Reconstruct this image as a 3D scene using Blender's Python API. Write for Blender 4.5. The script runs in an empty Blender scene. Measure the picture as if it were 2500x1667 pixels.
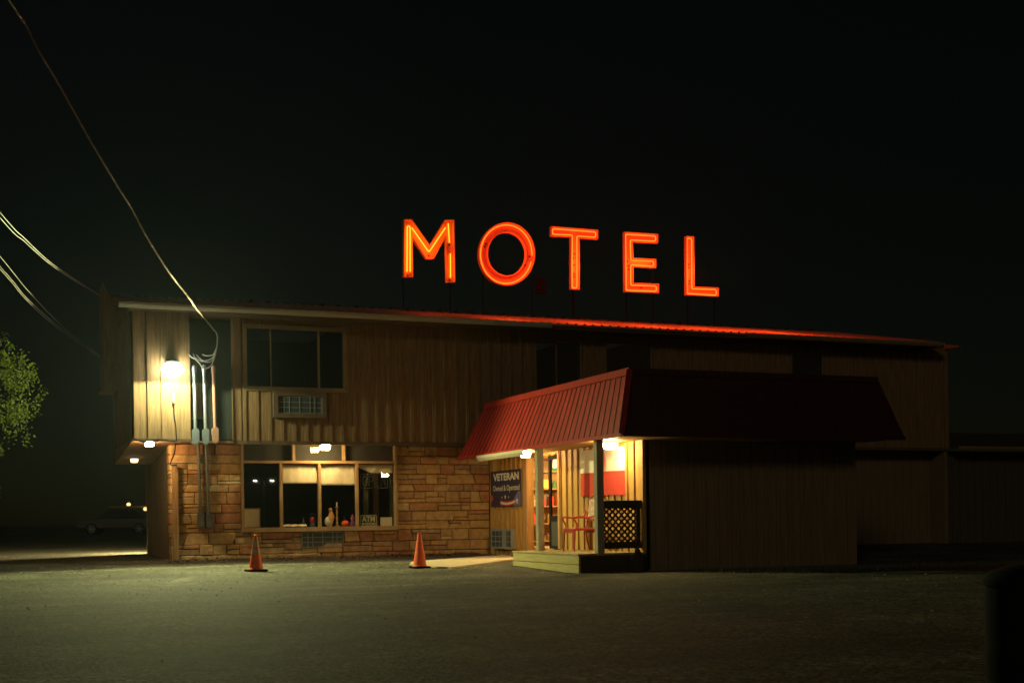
import bpy, bmesh, math, random
from mathutils import Vector, Matrix
R = random.Random(7)
scene = bpy.context.scene
COL = scene.collection
PI = math.pi
rad = math.radians

# ------------------------------------------------------------------ frame
# World axes follow the motel: x runs along the facade, -y points out to the car park,
# the stone ground-floor wall is the plane y = 0, its right end (at the office wing) is x = 0.
FOC, CX, CY, ROLL, YAW = 3100.0, 1250.0, 1268.0, 0.014, rad(22.3)
CAM = Vector((-11.36, -29.17, 1.0))
cR = Vector((math.cos(YAW), -math.sin(YAW), 0)); cF = Vector((math.sin(YAW), math.cos(YAW), 0)); cU = Vector((0, 0, 1))

def ray(px, py):
    u, v = px - CX, py - CY
    xh = u * math.cos(ROLL) - v * math.sin(ROLL); yd = v * math.cos(ROLL) + u * math.sin(ROLL)
    return cF + cR * (xh / FOC) - cU * (yd / FOC)
def P(px, py, n=0.0):            # measured point on the wall plane y = -n  ->  (x, z)
    d = ray(px, py); t = (-n - CAM.y) / d.y
    p = CAM + d * t
    return p.x, p.z
def Q(px, py, x=0.0):            # measured point on the plane x = const  ->  (y, z)
    d = ray(px, py); t = (x - CAM.x) / d.x
    p = CAM + d * t
    return p.y, p.z
PROF = [(-400, 0), (-7.5, 0.0), (0, 0.17), (5, 0.25), (45, 0.45), (120, 0.9), (900, 3.0)]
def gz(y):
    for (a, za), (b, zb) in zip(PROF, PROF[1:]):
        if y <= b: return za + (zb - za) * (y - a) / (b - a)
    return PROF[-1][1]
def G(px, py):                   # measured point on the ground
    d = ray(px, py); t = 1.0
    for k in range(60):
        p = CAM + d * t
        t += (p.z - gz(p.y)) / max(-d.z, .004) * .7
    p = CAM + d * t
    return Vector((p.x, p.y, gz(p.y)))
def at_depth(px, py, D):
    return CAM + ray(px, py) * D

# ------------------------------------------------------------------ mesh builder
class MB:
    def __init__(s): s.v = []; s.f = []; s.m = []; s.cur = 0
    def add(s, vs, fs):
        o = len(s.v); s.v += [tuple(v) for v in vs]
        for f in fs: s.f.append([i + o for i in f]); s.m.append(s.cur)
    def box(s, x0, x1, y0, y1, z0, z1):
        if x0 > x1: x0, x1 = x1, x0
        if y0 > y1: y0, y1 = y1, y0
        if z0 > z1: z0, z1 = z1, z0
        s.add([(x0,y0,z0),(x1,y0,z0),(x1,y1,z0),(x0,y1,z0),(x0,y0,z1),(x1,y0,z1),(x1,y1,z1),(x0,y1,z1)],
              [(0,3,2,1),(4,5,6,7),(0,1,5,4),(1,2,6,5),(2,3,7,6),(3,0,4,7)])
    def cbox(s, x0, x1, y0, y1, z0, z1, b=.006):   # chamfered box
        if x0 > x1: x0, x1 = x1, x0
        if y0 > y1: y0, y1 = y1, y0
        if z0 > z1: z0, z1 = z1, z0
        bm = bmesh.new()
        bmesh.ops.create_cube(bm, size=1)
        for v in bm.verts: v.co = Vector(((x0+x1)/2+v.co.x*(x1-x0), (y0+y1)/2+v.co.y*(y1-y0), (z0+z1)/2+v.co.z*(z1-z0)))
        bmesh.ops.bevel(bm, geom=bm.edges[:], offset=b, segments=1, affect='EDGES')
        s.frombm(bm)
    def frombm(s, bm):
        bm.verts.index_update()
        s.add([v.co[:] for v in bm.verts], [[v.index for v in f.verts] for f in bm.faces]); bm.free()
    def beam(s, a, b, w, h, up=(0,0,1)):
        a, b = Vector(a), Vector(b); d = (b-a).normalized(); r = d.cross(Vector(up))
        if r.length < 1e-4: r = d.cross(Vector((1,0,0)))
        r.normalize(); u = r.cross(d)
        vs = []
        for p in (a, b):
            for i, j in ((-1,-1),(1,-1),(1,1),(-1,1)): vs.append(p + r*(i*w/2) + u*(j*h/2))
        s.add(vs, [(0,1,2,3),(4,7,6,5),(0,4,5,1),(1,5,6,2),(2,6,7,3),(3,7,4,0)])
    def tube(s, pts, r, n=8, closed=False, caps=True):
        pts = [Vector(p) for p in pts]; N = len(pts)
        rs = r if isinstance(r, (list, tuple)) else [r]*N
        rings = []; u = None
        for i, p in enumerate(pts):
            if closed: t = pts[(i+1) % N] - pts[i-1]
            else: t = pts[min(i+1, N-1)] - pts[max(i-1, 0)]
            t.normalize()
            if u is None:
                u = t.orthogonal().normalized()
            else:
                u = u - t * u.dot(t); u.normalize()
            w = t.cross(u)
            rings.append([p + (u*math.cos(2*PI*k/n) + w*math.sin(2*PI*k/n))*rs[i] for k in range(n)])
        vs = [v for g in rings for v in g]; fs = []
        for i in range(N if closed else N-1):
            j = (i+1) % N
            for k in range(n): fs.append((i*n+k, i*n+(k+1) % n, j*n+(k+1) % n, j*n+k))
        if caps and not closed: fs += [tuple(range(n))[::-1], tuple((N-1)*n+k for k in range(n))]
        s.add(vs, fs)
    def lathe(s, prof, c=(0,0,0), n=24, squash=1.0):
        vs = []; fs = []; M = len(prof)
        for r, z in prof:
            for k in range(n):
                a = 2*PI*k/n; vs.append((c[0]+r*math.cos(a), c[1]+r*math.sin(a)*squash, c[2]+z))
        for i in range(M-1):
            for k in range(n): fs.append((i*n+k, i*n+(k+1) % n, (i+1)*n+(k+1) % n, (i+1)*n+k))
        fs += [tuple(range(n))[::-1], tuple((M-1)*n+k for k in range(n))]
        s.add(vs, fs)
    def prism(s, poly, fn0, fn1):      # poly of 2d points mapped by fn0 (near face) and fn1 (far face)
        n = len(poly); vs = [fn0(*p) for p in poly] + [fn1(*p) for p in poly]
        fs = [tuple(range(n)), tuple(range(n, 2*n))[::-1]] + [(i, i+n, (i+1) % n+n, (i+1) % n) for i in range(n)]
        s.add(vs, fs)
    def quad(s, a, b, c, d): s.add([a,b,c,d], [(0,1,2,3)])
    def ball(s, c, r, seg=12, sq=(1,1,1)):
        prof = []
        bm = bmesh.new(); bmesh.ops.create_uvsphere(bm, u_segments=seg, v_segments=max(6, seg//2+2), radius=1)
        for v in bm.verts: v.co = Vector((c[0]+v.co.x*r*sq[0], c[1]+v.co.y*r*sq[1], c[2]+v.co.z*r*sq[2]))
        s.frombm(bm)
    def build(s, name, mats, parent=None, smooth=False, fixn=True):
        me = bpy.data.meshes.new(name); me.from_pydata(s.v, [], s.f)
        for m in (mats if isinstance(mats, (list, tuple)) else [mats]): me.materials.append(m)
        for p, i in zip(me.polygons, s.m): p.material_index = i
        if fixn:
            bm = bmesh.new(); bm.from_mesh(me); bmesh.ops.recalc_face_normals(bm, faces=bm.faces[:]); bm.to_mesh(me); bm.free()
        if smooth:
            for p in me.polygons: p.use_smooth = True
            try: me.set_sharp_from_angle(angle=rad(35))
            except Exception: pass
        o = bpy.data.objects.new(name, me); COL.objects.link(o)
        if parent is not None: put(o, parent)
        return o
def put(o, parent):
    o.parent = parent; o.matrix_parent_inverse = parent_world(parent).inverted()
def parent_world(p):
    m = p.matrix_basis.copy()
    while p.parent is not None:
        m = p.parent.matrix_basis @ p.matrix_parent_inverse @ m if False else p.parent.matrix_basis @ p.matrix_parent_inverse @ m
        p = p.parent
    return m
def tag(o, label=None, cat=None, group=None, kind=None):
    if label: o['label'] = label
    if cat: o['category'] = cat
    if group: o['group'] = group
    if kind: o['kind'] = kind
    return o
def thing(name, loc, label, cat, group=None):
    o = bpy.data.objects.new(name, None); o.empty_display_size = .1; COL.objects.link(o); o.location = loc
    return tag(o, label, cat, group)
def copy_tree(o, parent=None):
    c = o.copy(); COL.objects.link(c)
    if parent is not None: c.parent = parent
    for ch in list(o.children): copy_tree(ch, c)
    return c
def text_mb(body, size=1.0, bold=0.0, sx=1.0, spacing=1.0):
    cu = bpy.data.curves.new('lettering', 'FONT'); cu.body = body; cu.size = size; cu.align_x = 'CENTER'; cu.align_y = 'CENTER'
    cu.offset = bold; cu.space_character = spacing; cu.resolution_u = 3; cu.extrude = 0
    o = bpy.data.objects.new('lettering', cu); COL.objects.link(o)
    bpy.context.view_layer.update()
    dg = bpy.context.evaluated_depsgraph_get()
    me = bpy.data.meshes.new_from_object(o.evaluated_get(dg))
    vs = [(v.co.x*sx, v.co.y) for v in me.vertices]; fs = [list(p.vertices) for p in me.polygons]
    bpy.data.objects.remove(o); bpy.data.curves.remove(cu); bpy.data.meshes.remove(me)
    return vs, fs

# ------------------------------------------------------------------ materials
def nodes(m): 
    m.use_nodes = True; t = m.node_tree; t.nodes.clear(); return t
def mat(name, col, rough=.7, metal=0, spec=.3, noise=None, nscale=8, stretch=(1,1,1), bump=0, bscale=40, island=None, coat=0):
    """principled with base colour varied by stretched noise; island = list of colours picked per mesh island"""
    m = bpy.data.materials.new(name); t = nodes(m); N, L = t.nodes, t.links
    out = N.new('ShaderNodeOutputMaterial'); b = N.new('ShaderNodeBsdfPrincipled'); L.new(b.outputs[0], out.inputs[0])
    b.inputs['Roughness'].default_value = rough; b.inputs['Metallic'].default_value = metal
    b.inputs['Specular IOR Level'].default_value = spec; b.inputs['Coat Weight'].default_value = coat
    b.inputs['Base Color'].default_value = (*col, 1)
    src = None
    tc = N.new('ShaderNodeTexCoord'); mp = N.new('ShaderNodeMapping'); L.new(tc.outputs['Object'], mp.inputs[0]); mp.inputs['Scale'].default_value = stretch
    if island:
        g = N.new('ShaderNodeNewGeometry'); r = N.new('ShaderNodeValToRGB'); L.new(g.outputs['Random Per Island'], r.inputs[0])
        r.color_ramp.interpolation = 'CONSTANT'
        while len(r.color_ramp.elements) < len(island): r.color_ramp.elements.new(.5)
        for i, c in enumerate(island):
            r.color_ramp.elements[i].position = i/len(island); r.color_ramp.elements[i].color = (*c, 1)
        src = r.outputs[0]
    if noise is not None:
        n = N.new('ShaderNodeTexNoise'); n.inputs['Scale'].default_value = nscale; n.inputs['Detail'].default_value = 5; n.inputs['Roughness'].default_value = .65
        L.new(mp.outputs[0], n.inputs[0])
        r = N.new('ShaderNodeValToRGB'); L.new(n.outputs[0], r.inputs[0])
        r.color_ramp.elements[0].position = .3; r.color_ramp.elements[1].position = .72
        if src:
            mx = N.new('ShaderNodeMix'); mx.data_type = 'RGBA'; mx.blend_type = 'MULTIPLY'; mx.inputs[0].default_value = 1
            r.color_ramp.elements[0].color = (*[c for c in noise], 1); r.color_ramp.elements[1].color = (1.15, 1.15, 1.15, 1)
            L.new(src, mx.inputs[6]); L.new(r.outputs[0], mx.inputs[7]); src = mx.outputs[2]
        else:
            r.color_ramp.elements[0].color = (*noise, 1); r.color_ramp.elements[1].color = (*col, 1); src = r.outputs[0]
    if src: L.new(src, b.inputs['Base Color'])
    if bump:
        n2 = N.new('ShaderNodeTexNoise'); n2.inputs['Scale'].default_value = bscale; n2.inputs['Detail'].default_value = 4
        L.new(mp.outputs[0], n2.inputs[0])
        bp = N.new('ShaderNodeBump'); bp.inputs['Strength'].default_value = bump; bp.inputs['Distance'].default_value = .02
        L.new(n2.outputs[0], bp.inputs['Height']); L.new(bp.outputs[0], b.inputs['Normal'])
    return m
def emit(name, col, strength):
    m = bpy.data.materials.new(name); t = nodes(m); N, L = t.nodes, t.links
    out = N.new('ShaderNodeOutputMaterial'); e = N.new('ShaderNodeEmission'); e.inputs[0].default_value = (*col, 1); e.inputs[1].default_value = strength
    L.new(e.outputs[0], out.inputs[0]); return m
def glass(name, tint=(.8,.85,.85), refl=1.0):
    m = bpy.data.materials.new(name); t = nodes(m); N, L = t.nodes, t.links
    out = N.new('ShaderNodeOutputMaterial'); mx = N.new('ShaderNodeMixShader'); lw = N.new('ShaderNodeLayerWeight'); lw.inputs[0].default_value = .5; fr = N.new('ShaderNodeMath'); fr.operation = 'POWER'; L.new(lw.outputs['Facing'], fr.inputs[0]); fr.inputs[1].default_value = 5
    mu = N.new('ShaderNodeMath'); mu.operation = 'MULTIPLY_ADD'; mu.inputs[1].default_value = .9; mu.inputs[2].default_value = .06*refl; mu.use_clamp = True
    tr = N.new('ShaderNodeBsdfTransparent'); tr.inputs[0].default_value = (*tint, 1); gl = N.new('ShaderNodeBsdfGlossy'); gl.inputs['Roughness'].default_value = .01
    L.new(fr.outputs[0], mu.inputs[0]); L.new(mu.outputs[0], mx.inputs[0]); L.new(tr.outputs[0], mx.inputs[1]); L.new(gl.outputs[0], mx.inputs[2]); L.new(mx.outputs[0], out.inputs[0])
    return m
M = {}
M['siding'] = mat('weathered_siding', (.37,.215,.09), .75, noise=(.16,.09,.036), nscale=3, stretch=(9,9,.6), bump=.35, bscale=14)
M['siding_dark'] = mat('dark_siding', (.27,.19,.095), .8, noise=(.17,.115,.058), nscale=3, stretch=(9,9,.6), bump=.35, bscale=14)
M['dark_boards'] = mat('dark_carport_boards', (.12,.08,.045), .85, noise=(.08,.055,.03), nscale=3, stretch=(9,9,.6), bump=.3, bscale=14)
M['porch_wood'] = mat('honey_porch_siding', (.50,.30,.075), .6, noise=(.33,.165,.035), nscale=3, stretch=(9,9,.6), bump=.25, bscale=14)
M['trim'] = mat('tan_trim_paint', (.36,.24,.11), .6, noise=(.25,.16,.07), nscale=4, stretch=(1,1,1), bump=.1)
M['trim_brown'] = mat('brown_trim', (.16,.095,.045), .7, noise=(.10,.06,.03), nscale=4)
M['panel'] = mat('grey_green_panel', (.05,.05,.04), .8, noise=(.04,.04,.032), nscale=3)
M['soffit'] = mat('soffit_board', (.28,.15,.08), .8, noise=(.2,.1,.05), nscale=5)
M['mortar'] = mat('dark_mortar', (.05,.035,.022), .95)
M['stone'] = mat('sandstone', (.3,.2,.1), .85, noise=(.62,.6,.58), nscale=9, bump=.5, bscale=22,
    island=[(.44,.27,.105),(.46,.29,.12),(.38,.23,.095),(.43,.25,.095),(.50,.33,.14),(.38,.17,.075),(.45,.28,.11),(.32,.17,.075),(.47,.28,.105),(.37,.22,.09),(.40,.19,.08),(.52,.35,.16)])
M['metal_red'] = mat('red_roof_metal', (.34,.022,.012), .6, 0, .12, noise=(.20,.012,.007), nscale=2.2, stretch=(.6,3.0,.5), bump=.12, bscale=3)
M['shaded_roof_red'] = mat('shaded_roof_red', (.06,.016,.014), .85, 0, .15, noise=(.04,.011,.010), nscale=9)  # roof red taken darker: shade of the front slope put into its colour
M['rib_dark'] = mat('roof_rib_seam', (.05,.012,.01), .6)
M['roof_metal'] = mat('ribbed_roof_metal', (.66,.44,.34), .45, .75, .5, noise=(.5,.32,.24), nscale=2)
M['gutter'] = mat('cream_gutter', (.55,.50,.36), .5, noise=(.42,.36,.24), nscale=5, stretch=(.5,2,2))
M['steel'] = mat('galvanised_conduit', (.42,.46,.45), .4, .6, .5, noise=(.33,.36,.35), nscale=20)
M['pink_pipe'] = mat('painted_conduit', (.50,.27,.17), .55, noise=(.42,.21,.13), nscale=12)
M['dark_steel'] = mat('dark_steel', (.012,.011,.011), .8, 0, .1)
M['black'] = mat('black_rubber', (.010,.010,.010), .9, 0, .1)
M['cable'] = mat('cable_jacket', (.34,.31,.25), .5, 0, .5)
M['darker_steel'] = mat('darker_conduit_steel', (.10,.10,.09), .5, .3, .5, noise=(.07,.07,.06), nscale=20)  # darker grey than the galvanised conduits
M['cable_red'] = mat('bare_copper_strand', (.38,.13,.07), .45, .4, .5)
M['glass'] = glass('window_glass', (.93,.95,.94), .7)
M['glass_dark'] = glass('tinted_window_glass', (.55,.62,.62), 1.0)
M['white'] = mat('white_enamel', (.72,.70,.62), .5)
M['cream_cloth'] = mat('cream_blind_cloth', (.80,.72,.50), .9, noise=(.66,.57,.36), nscale=5, stretch=(3,3,.7), bump=.3, bscale=10)
M['ac'] = mat('air_conditioner_grille', (.22,.23,.19), .55)
M['ac_dark'] = mat('air_conditioner_core', (.045,.055,.05), .7)
M['orange'] = mat('cone_orange', (.88,.14,.02), .5, 0, .4, noise=(.60,.085,.014), nscale=11, bump=.05)
M['band'] = mat('reflective_band', (.42,.35,.24), .4, .0, .5, noise=(.26,.20,.13), nscale=12)
M['deck'] = mat('deck_lumber', (.42,.36,.17), .75, noise=(.30,.24,.10), nscale=4, stretch=(6,.6,6), bump=.3, bscale=12)
M['deck_side'] = mat('deck_fascia_lumber', (.50,.43,.18), .75, noise=(.36,.29,.11), nscale=4, stretch=(6,.6,6), bump=.3, bscale=12)
M['post'] = mat('weathered_post', (.36,.33,.23), .8, noise=(.22,.19,.12), nscale=4, stretch=(8,8,.6), bump=.3, bscale=14)
M['post_brown'] = mat('brown_post', (.42,.24,.09), .7, noise=(.30,.16,.06), nscale=4, stretch=(8,8,.6), bump=.3, bscale=14)
M['concrete'] = mat('pale_concrete', (.55,.46,.30), .9, noise=(.46,.38,.24), nscale=3, bump=.2)
M['rail_dark'] = mat('dark_rail_shaded_fascia', (.06,.04,.022), .75, noise=(.04,.026,.014), nscale=5)
M['sign_black'] = mat('unlit_black_steel', (.004,.0035,.0035), .9, 0, .05)  # near-black colour keeps the sign frame dark beside the neon
M['red_paint'] = mat('red_chair_paint', (.36,.035,.03), .4, 0, .5)
M['flag_red'] = mat('flag_red_cloth', (.55,.05,.03), .9, noise=(.46,.04,.022), nscale=4, bump=.2, bscale=6)
M['flag_white'] = mat('flag_white_cloth', (.70,.66,.55), .9, noise=(.62,.58,.46), nscale=4, bump=.2, bscale=6)
M['banner'] = mat('navy_banner', (.035,.022,.05), .7, noise=(.028,.016,.038), nscale=5)
M['banner_text'] = mat('banner_cream_print', (.66,.58,.42), .7)
M['banner_red'] = mat('banner_red_print', (.45,.04,.03), .7)
M['banner_blue'] = mat('banner_blue_print', (.13,.12,.24), .7)
M['leaf'] = mat('leaf_green', (.07,.11,.02), .6, 0, .3, island=[(.06,.09,.017),(.075,.10,.018),(.042,.062,.014),(.085,.095,.02),(.052,.075,.014)])
_t = M['leaf'].node_tree; _p = [n for n in _t.nodes if n.type == 'BSDF_PRINCIPLED'][0]; _o = [n for n in _t.nodes if n.type == 'OUTPUT_MATERIAL'][0]
_tr = _t.nodes.new('ShaderNodeBsdfTranslucent'); _tr.inputs[0].default_value = (.11,.16,.022,1); _mx = _t.nodes.new('ShaderNodeMixShader'); _mx.inputs[0].default_value = .5
_t.links.new(_p.outputs[0], _mx.inputs[1]); _t.links.new(_tr.outputs[0], _mx.inputs[2]); _t.links.new(_mx.outputs[0], _o.inputs[0])
M['bark'] = mat('bark', (.09,.065,.045), .9, noise=(.05,.035,.025), nscale=6, stretch=(3,3,.6), bump=.6)
M['grass'] = mat('dry_grass', (.09,.10,.035), .8, island=[(.09,.10,.035),(.12,.11,.05),(.07,.09,.03),(.14,.12,.06)])
M['litter'] = mat('dry_leaf', (.10,.06,.03), .8, island=[(.10,.06,.03),(.07,.05,.03),(.14,.08,.035),(.05,.035,.025),(.12,.04,.025)])
M['gravel'] = mat('pale_grit', (.5,.47,.38), .8, island=[(.55,.52,.42),(.35,.32,.26),(.25,.24,.2),(.6,.55,.42)])
M['lens_warm'] = emit('warm_lamp_glass', (1,.72,.34), 9)
M['lens_dim'] = emit('dim_lamp_glass', (1,.72,.36), 1.2)
M['lens_flood'] = emit('flood_lamp_glass', (.92,1,.80), 60)
M['lens_street'] = emit('street_lamp_glass', (1,.84,.56), 1100)
M['lens_far'] = emit('far_lamp_glass', (1,.62,.22), 2)
M['neon'] = emit('neon_tube_glow', (1,.055,.005), 8)
M['neon_m'] = emit('neon_tube_glow_amber', (1,.20,.01), 5)
M['letter'] = mat('letter_channel_enamel', (.74,.34,.16), .6, 0, .3, noise=(.60,.25,.11), nscale=6)
M['letter_m'] = mat('letter_channel_lit_amber', (.85,.55,.16), .6, 0, .3, noise=(.80,.36,.13), nscale=2.0)  # amber enamel made brighter so the M channel looks evenly lit
M['pumpkin'] = mat('pumpkin_skin', (.75,.10,.015), .5)
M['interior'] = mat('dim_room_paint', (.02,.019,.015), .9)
M['interior_warm'] = mat('shop_wall', (.42,.26,.12), .8, noise=(.33,.19,.08), nscale=4)
M['car'] = mat('night_darkened_car_paint', (.025,.022,.017), .4, .3, .4, coat=.2)  # pale car's colour lowered to near black for the night darkness
M['chrome'] = mat('chrome', (.6,.6,.58), .2, .9)
M['atm_green'] = mat('dark_green_sign', (.02,.06,.03), .5)
M['paper'] = mat('cream_paper', (.62,.55,.36), .9, noise=(.54,.46,.30), nscale=14)

# asphalt: aggregate grain, worn lighter lanes, pale spill stains, sealed darker patches
def asphalt():
    m = bpy.data.materials.new('worn_asphalt'); t = nodes(m); N, L = t.nodes, t.links
    out = N.new('ShaderNodeOutputMaterial'); b = N.new('ShaderNodeBsdfPrincipled'); L.new(b.outputs[0], out.inputs[0])
    b.inputs['Roughness'].default_value = .85; b.inputs['Specular IOR Level'].default_value = .25
    tc = N.new('ShaderNodeTexCoord')
    def noise(scale, det, lo, hi, c0, c1):
        n = N.new('ShaderNodeTexNoise'); n.inputs['Scale'].default_value = scale; n.inputs['Detail'].default_value = det; n.inputs['Roughness'].default_value = .6
        L.new(tc.outputs['Object'], n.inputs[0]); r = N.new('ShaderNodeValToRGB'); L.new(n.outputs[0], r.inputs[0])
        r.color_ramp.elements[0].position = lo; r.color_ramp.elements[1].position = hi
        r.color_ramp.elements[0].color = (*c0, 1); r.color_ramp.elements[1].color = (*c1, 1); return n, r.outputs[0]
    _, big = noise(.35, 5, .3, .7, (.070,.073,.050), (.102,.104,.070))
    fine_n, fine = noise(22, 3, .32, .72, (.42,.42,.42), (1.7,1.65,1.6))
    _, mid = noise(3.2, 4, .3, .7, (.82,.82,.82), (1.12,1.12,1.12))
    def mul(a, c):
        x = N.new('ShaderNodeMix'); x.data_type = 'RGBA'; x.blend_type = 'MULTIPLY'; x.inputs[0].default_value = 1
        L.new(a, x.inputs[6]); L.new(c, x.inputs[7]); return x.outputs[2]
    colr = mul(mul(big, fine), mid)
    mps = N.new('ShaderNodeMapping'); mps.inputs['Rotation'].default_value = (0,0,-.25); mps.inputs['Scale'].default_value = (.12,1.3,1); L.new(tc.outputs['Object'], mps.inputs[0])
    ns = N.new('ShaderNodeTexNoise'); ns.inputs['Scale'].default_value = 1.0; ns.inputs['Detail'].default_value = 6; L.new(mps.outputs[0], ns.inputs[0])
    rs = N.new('ShaderNodeValToRGB'); L.new(ns.outputs[0], rs.inputs[0]); rs.color_ramp.elements[0].position = .36; rs.color_ramp.elements[1].position = .62
    rs.color_ramp.elements[0].color = (.62,.62,.62,1); rs.color_ramp.elements[1].color = (1.12,1.12,1.12,1); colr = mul(colr, rs.outputs[0])
    _, m6 = noise(.55, 5, .32, .68, (.66,.66,.66), (1.22,1.22,1.2)); colr = mul(colr, m6)
    _, m2 = noise(.14, 4, .35, .65, (.78,.78,.78), (1.15,1.15,1.15)); colr = mul(colr, m2)
    for vsc, lo, hi in ((26, .25, 2.1), (8, .70, 1.35)):
        v1 = N.new('ShaderNodeTexVoronoi'); v1.inputs['Scale'].default_value = vsc; L.new(tc.outputs['Object'], v1.inputs[0])
        sx_ = N.new('ShaderNodeSeparateColor'); L.new(v1.outputs['Color'], sx_.inputs[0])
        r1 = N.new('ShaderNodeValToRGB'); L.new(sx_.outputs[0], r1.inputs[0]); r1.color_ramp.elements[0].color = (lo,lo,lo,1); r1.color_ramp.elements[1].color = (hi,hi,hi,1); colr = mul(colr, r1.outputs[0])
    _, blot = noise(1.1, 3, .30, .36, (.55,.55,.55), (1,1,1)); colr = mul(colr, blot)
    wv = N.new('ShaderNodeTexNoise'); wv.inputs['Scale'].default_value = 1.5; L.new(tc.outputs['Object'], wv.inputs[0])
    wm = N.new('ShaderNodeMix'); wm.data_type = 'VECTOR'; wm.inputs[0].default_value = .25; L.new(tc.outputs['Object'], wm.inputs[4]); L.new(wv.outputs['Color'], wm.inputs[5])
    vo = N.new('ShaderNodeTexVoronoi'); vo.feature = 'DISTANCE_TO_EDGE'; vo.inputs['Scale'].default_value = .33; L.new(wm.outputs[1], vo.inputs[0])
    rv = N.new('ShaderNodeValToRGB'); L.new(vo.outputs['Distance'], rv.inputs[0]); rv.color_ramp.elements[0].position = .0; rv.color_ramp.elements[1].position = .006
    rv.color_ramp.elements[0].color = (.45,.45,.45,1); rv.color_ramp.elements[1].color = (1,1,1,1); colr = mul(colr, rv.outputs[0])
    # pale dried spills
    for (px, py, sx, sy, amt) in ((443,1415,.42,.30,.8), (420,1428,.62,.13,.6), (470,1424,.16,.10,.6)):
        g = G(px, py)
        mp = N.new('ShaderNodeMapping'); mp.vector_type = 'TEXTURE'; mp.inputs['Location'].default_value = g; mp.inputs['Rotation'].default_value = (0,0,-YAW); mp.inputs['Scale'].default_value = (sx, sy*6, 5)
        nn = N.new('ShaderNodeTexNoise'); nn.inputs['Scale'].default_value = 3; nn.inputs['Detail'].default_value = 4; L.new(tc.outputs['Object'], nn.inputs[0])
        L.new(tc.outputs['Object'], mp.inputs[0])
        ln = N.new('ShaderNodeVectorMath'); ln.operation = 'LENGTH'; L.new(mp.outputs[0], ln.inputs[0])
        ad = N.new('ShaderNodeMath'); ad.operation = 'MULTIPLY_ADD'; L.new(nn.outputs[0], ad.inputs[0]); ad.inputs[1].default_value = 1.2; L.new(ln.outputs['Value'], ad.inputs[2])
        r = N.new('ShaderNodeValToRGB'); L.new(ad.outputs[0], r.inputs[0]); r.color_ramp.elements[0].position = .95; r.color_ramp.elements[1].position = 1.15 if False else 1.0
        r.color_ramp.elements[0].color = (amt,)*3+(1,); r.color_ramp.elements[1].color = (0,0,0,1); r.color_ramp.elements[0].position = .9
        x = N.new('ShaderNodeMix'); x.data_type = 'RGBA'; L.new(r.outputs[0], x.inputs[0]); L.new(colr, x.inputs[6]); x.inputs[7].default_value = (.22,.21,.16,1); colr = x.outputs[2]
    L.new(colr, b.inputs['Base Color'])
    bp = N.new('ShaderNodeBump'); bp.inputs['Strength'].default_value = .9; bp.inputs['Distance'].default_value = .02
    L.new(fine_n.outputs[0], bp.inputs['Height']); L.new(bp.outputs[0], b.inputs['Normal'])
    return m
M['asphalt'] = asphalt()

# ------------------------------------------------------------------ ground
mb = MB()
ys = [-150,-120,-60,-40,-30,-25,-20,-16,-12,-9,-7.5,-5,-2.5,0,5,10,16,28,45,70,120,170]
xs = [-150,-120,-60,-40,-30,-22,-16,-10,-5,0,5,10,16,24,40,80,150]
vs = [(x, y, gz(y)) for y in ys for x in xs]; nx = len(xs)
mb.add(vs, [(j*nx+i, j*nx+i+1, (j+1)*nx+i+1, (j+1)*nx+i) for j in range(len(ys)-1) for i in range(nx-1)])
tag(mb.build('parking_lot', M['asphalt']), kind='structure')

# soil strip with a ragged edge along the foot of the stone wall
_xs = [-9.6 + k*.12 for k in range(int(9.4/.12))]
def edge(x): return -1.15 - .22*math.sin(x*1.3+.6) - .12*math.sin(x*4.1) - .06*math.sin(x*11.3) + R.uniform(-.05,.05) + max(0, -7.9-x)*.5
mb = MB(); n_ = 6; vs = []
for x in _xs:
    e = edge(x)
    for k in range(n_+1):
        y = e*(k/n_)**.8; vs.append((x, y, gz(y)+.004+.035*(1-k/n_)*R.uniform(.4,1)))
mb.add(vs, [(i*(n_+1)+k, (i+1)*(n_+1)+k, (i+1)*(n_+1)+k+1, i*(n_+1)+k+1) for i in range(len(_xs)-1) for k in range(n_)])
tag(mb.build('soil_strip', mat('dark_soil', (.05,.038,.024), .95, noise=(.025,.018,.011), nscale=9, bump=.8, bscale=30)), kind='structure')

# concrete walk at the porch step
poly = [G(1005,1373), G(1120,1364), G(1250,1355), G(1262,1366), G(1180,1377), G(1101,1388), G(1040,1384), G(1000,1378)]
mb = MB(); pts = [(p.x, p.y) for p in poly]
mb.prism(pts, lambda x, y: (x, y, gz(y)+.03), lambda x, y: (x, y, gz(y)-.05))
tag(mb.build('walkway', M['concrete']), kind='structure')

# ------------------------------------------------------------------ main motel block
U = .60; BAY = .95; PANEL = .10; EAVE = 1.30
Z1 = 2.84                       # underside of the upper storey
ZE = P(289, 748, EAVE)[1]       # eave
XL = P(326, 1076, BAY)[0]       # left end of the upper storey
XB = P(465, 1000, BAY)[0]       # right edge of the bay
XP = P(575, 1000, U)[0]         # right edge of the flat panel
XR = P(2311, 950, U)[0]         # right end of the block
XS = P(418, 1200, 0)[0]         # left end of the stone wall
DEPTH = Q(280, 1120, XL)[0]
LD = Q(359, 1250, XS+.02)[0]
DROP = .34
print('depths', DEPTH, LD, XL, XS, XR)
motel = thing('motel_building', (-4, 0, .15), 'two-storey brown motel with stone ground floor and board and batten upper storey', 'building')

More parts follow.
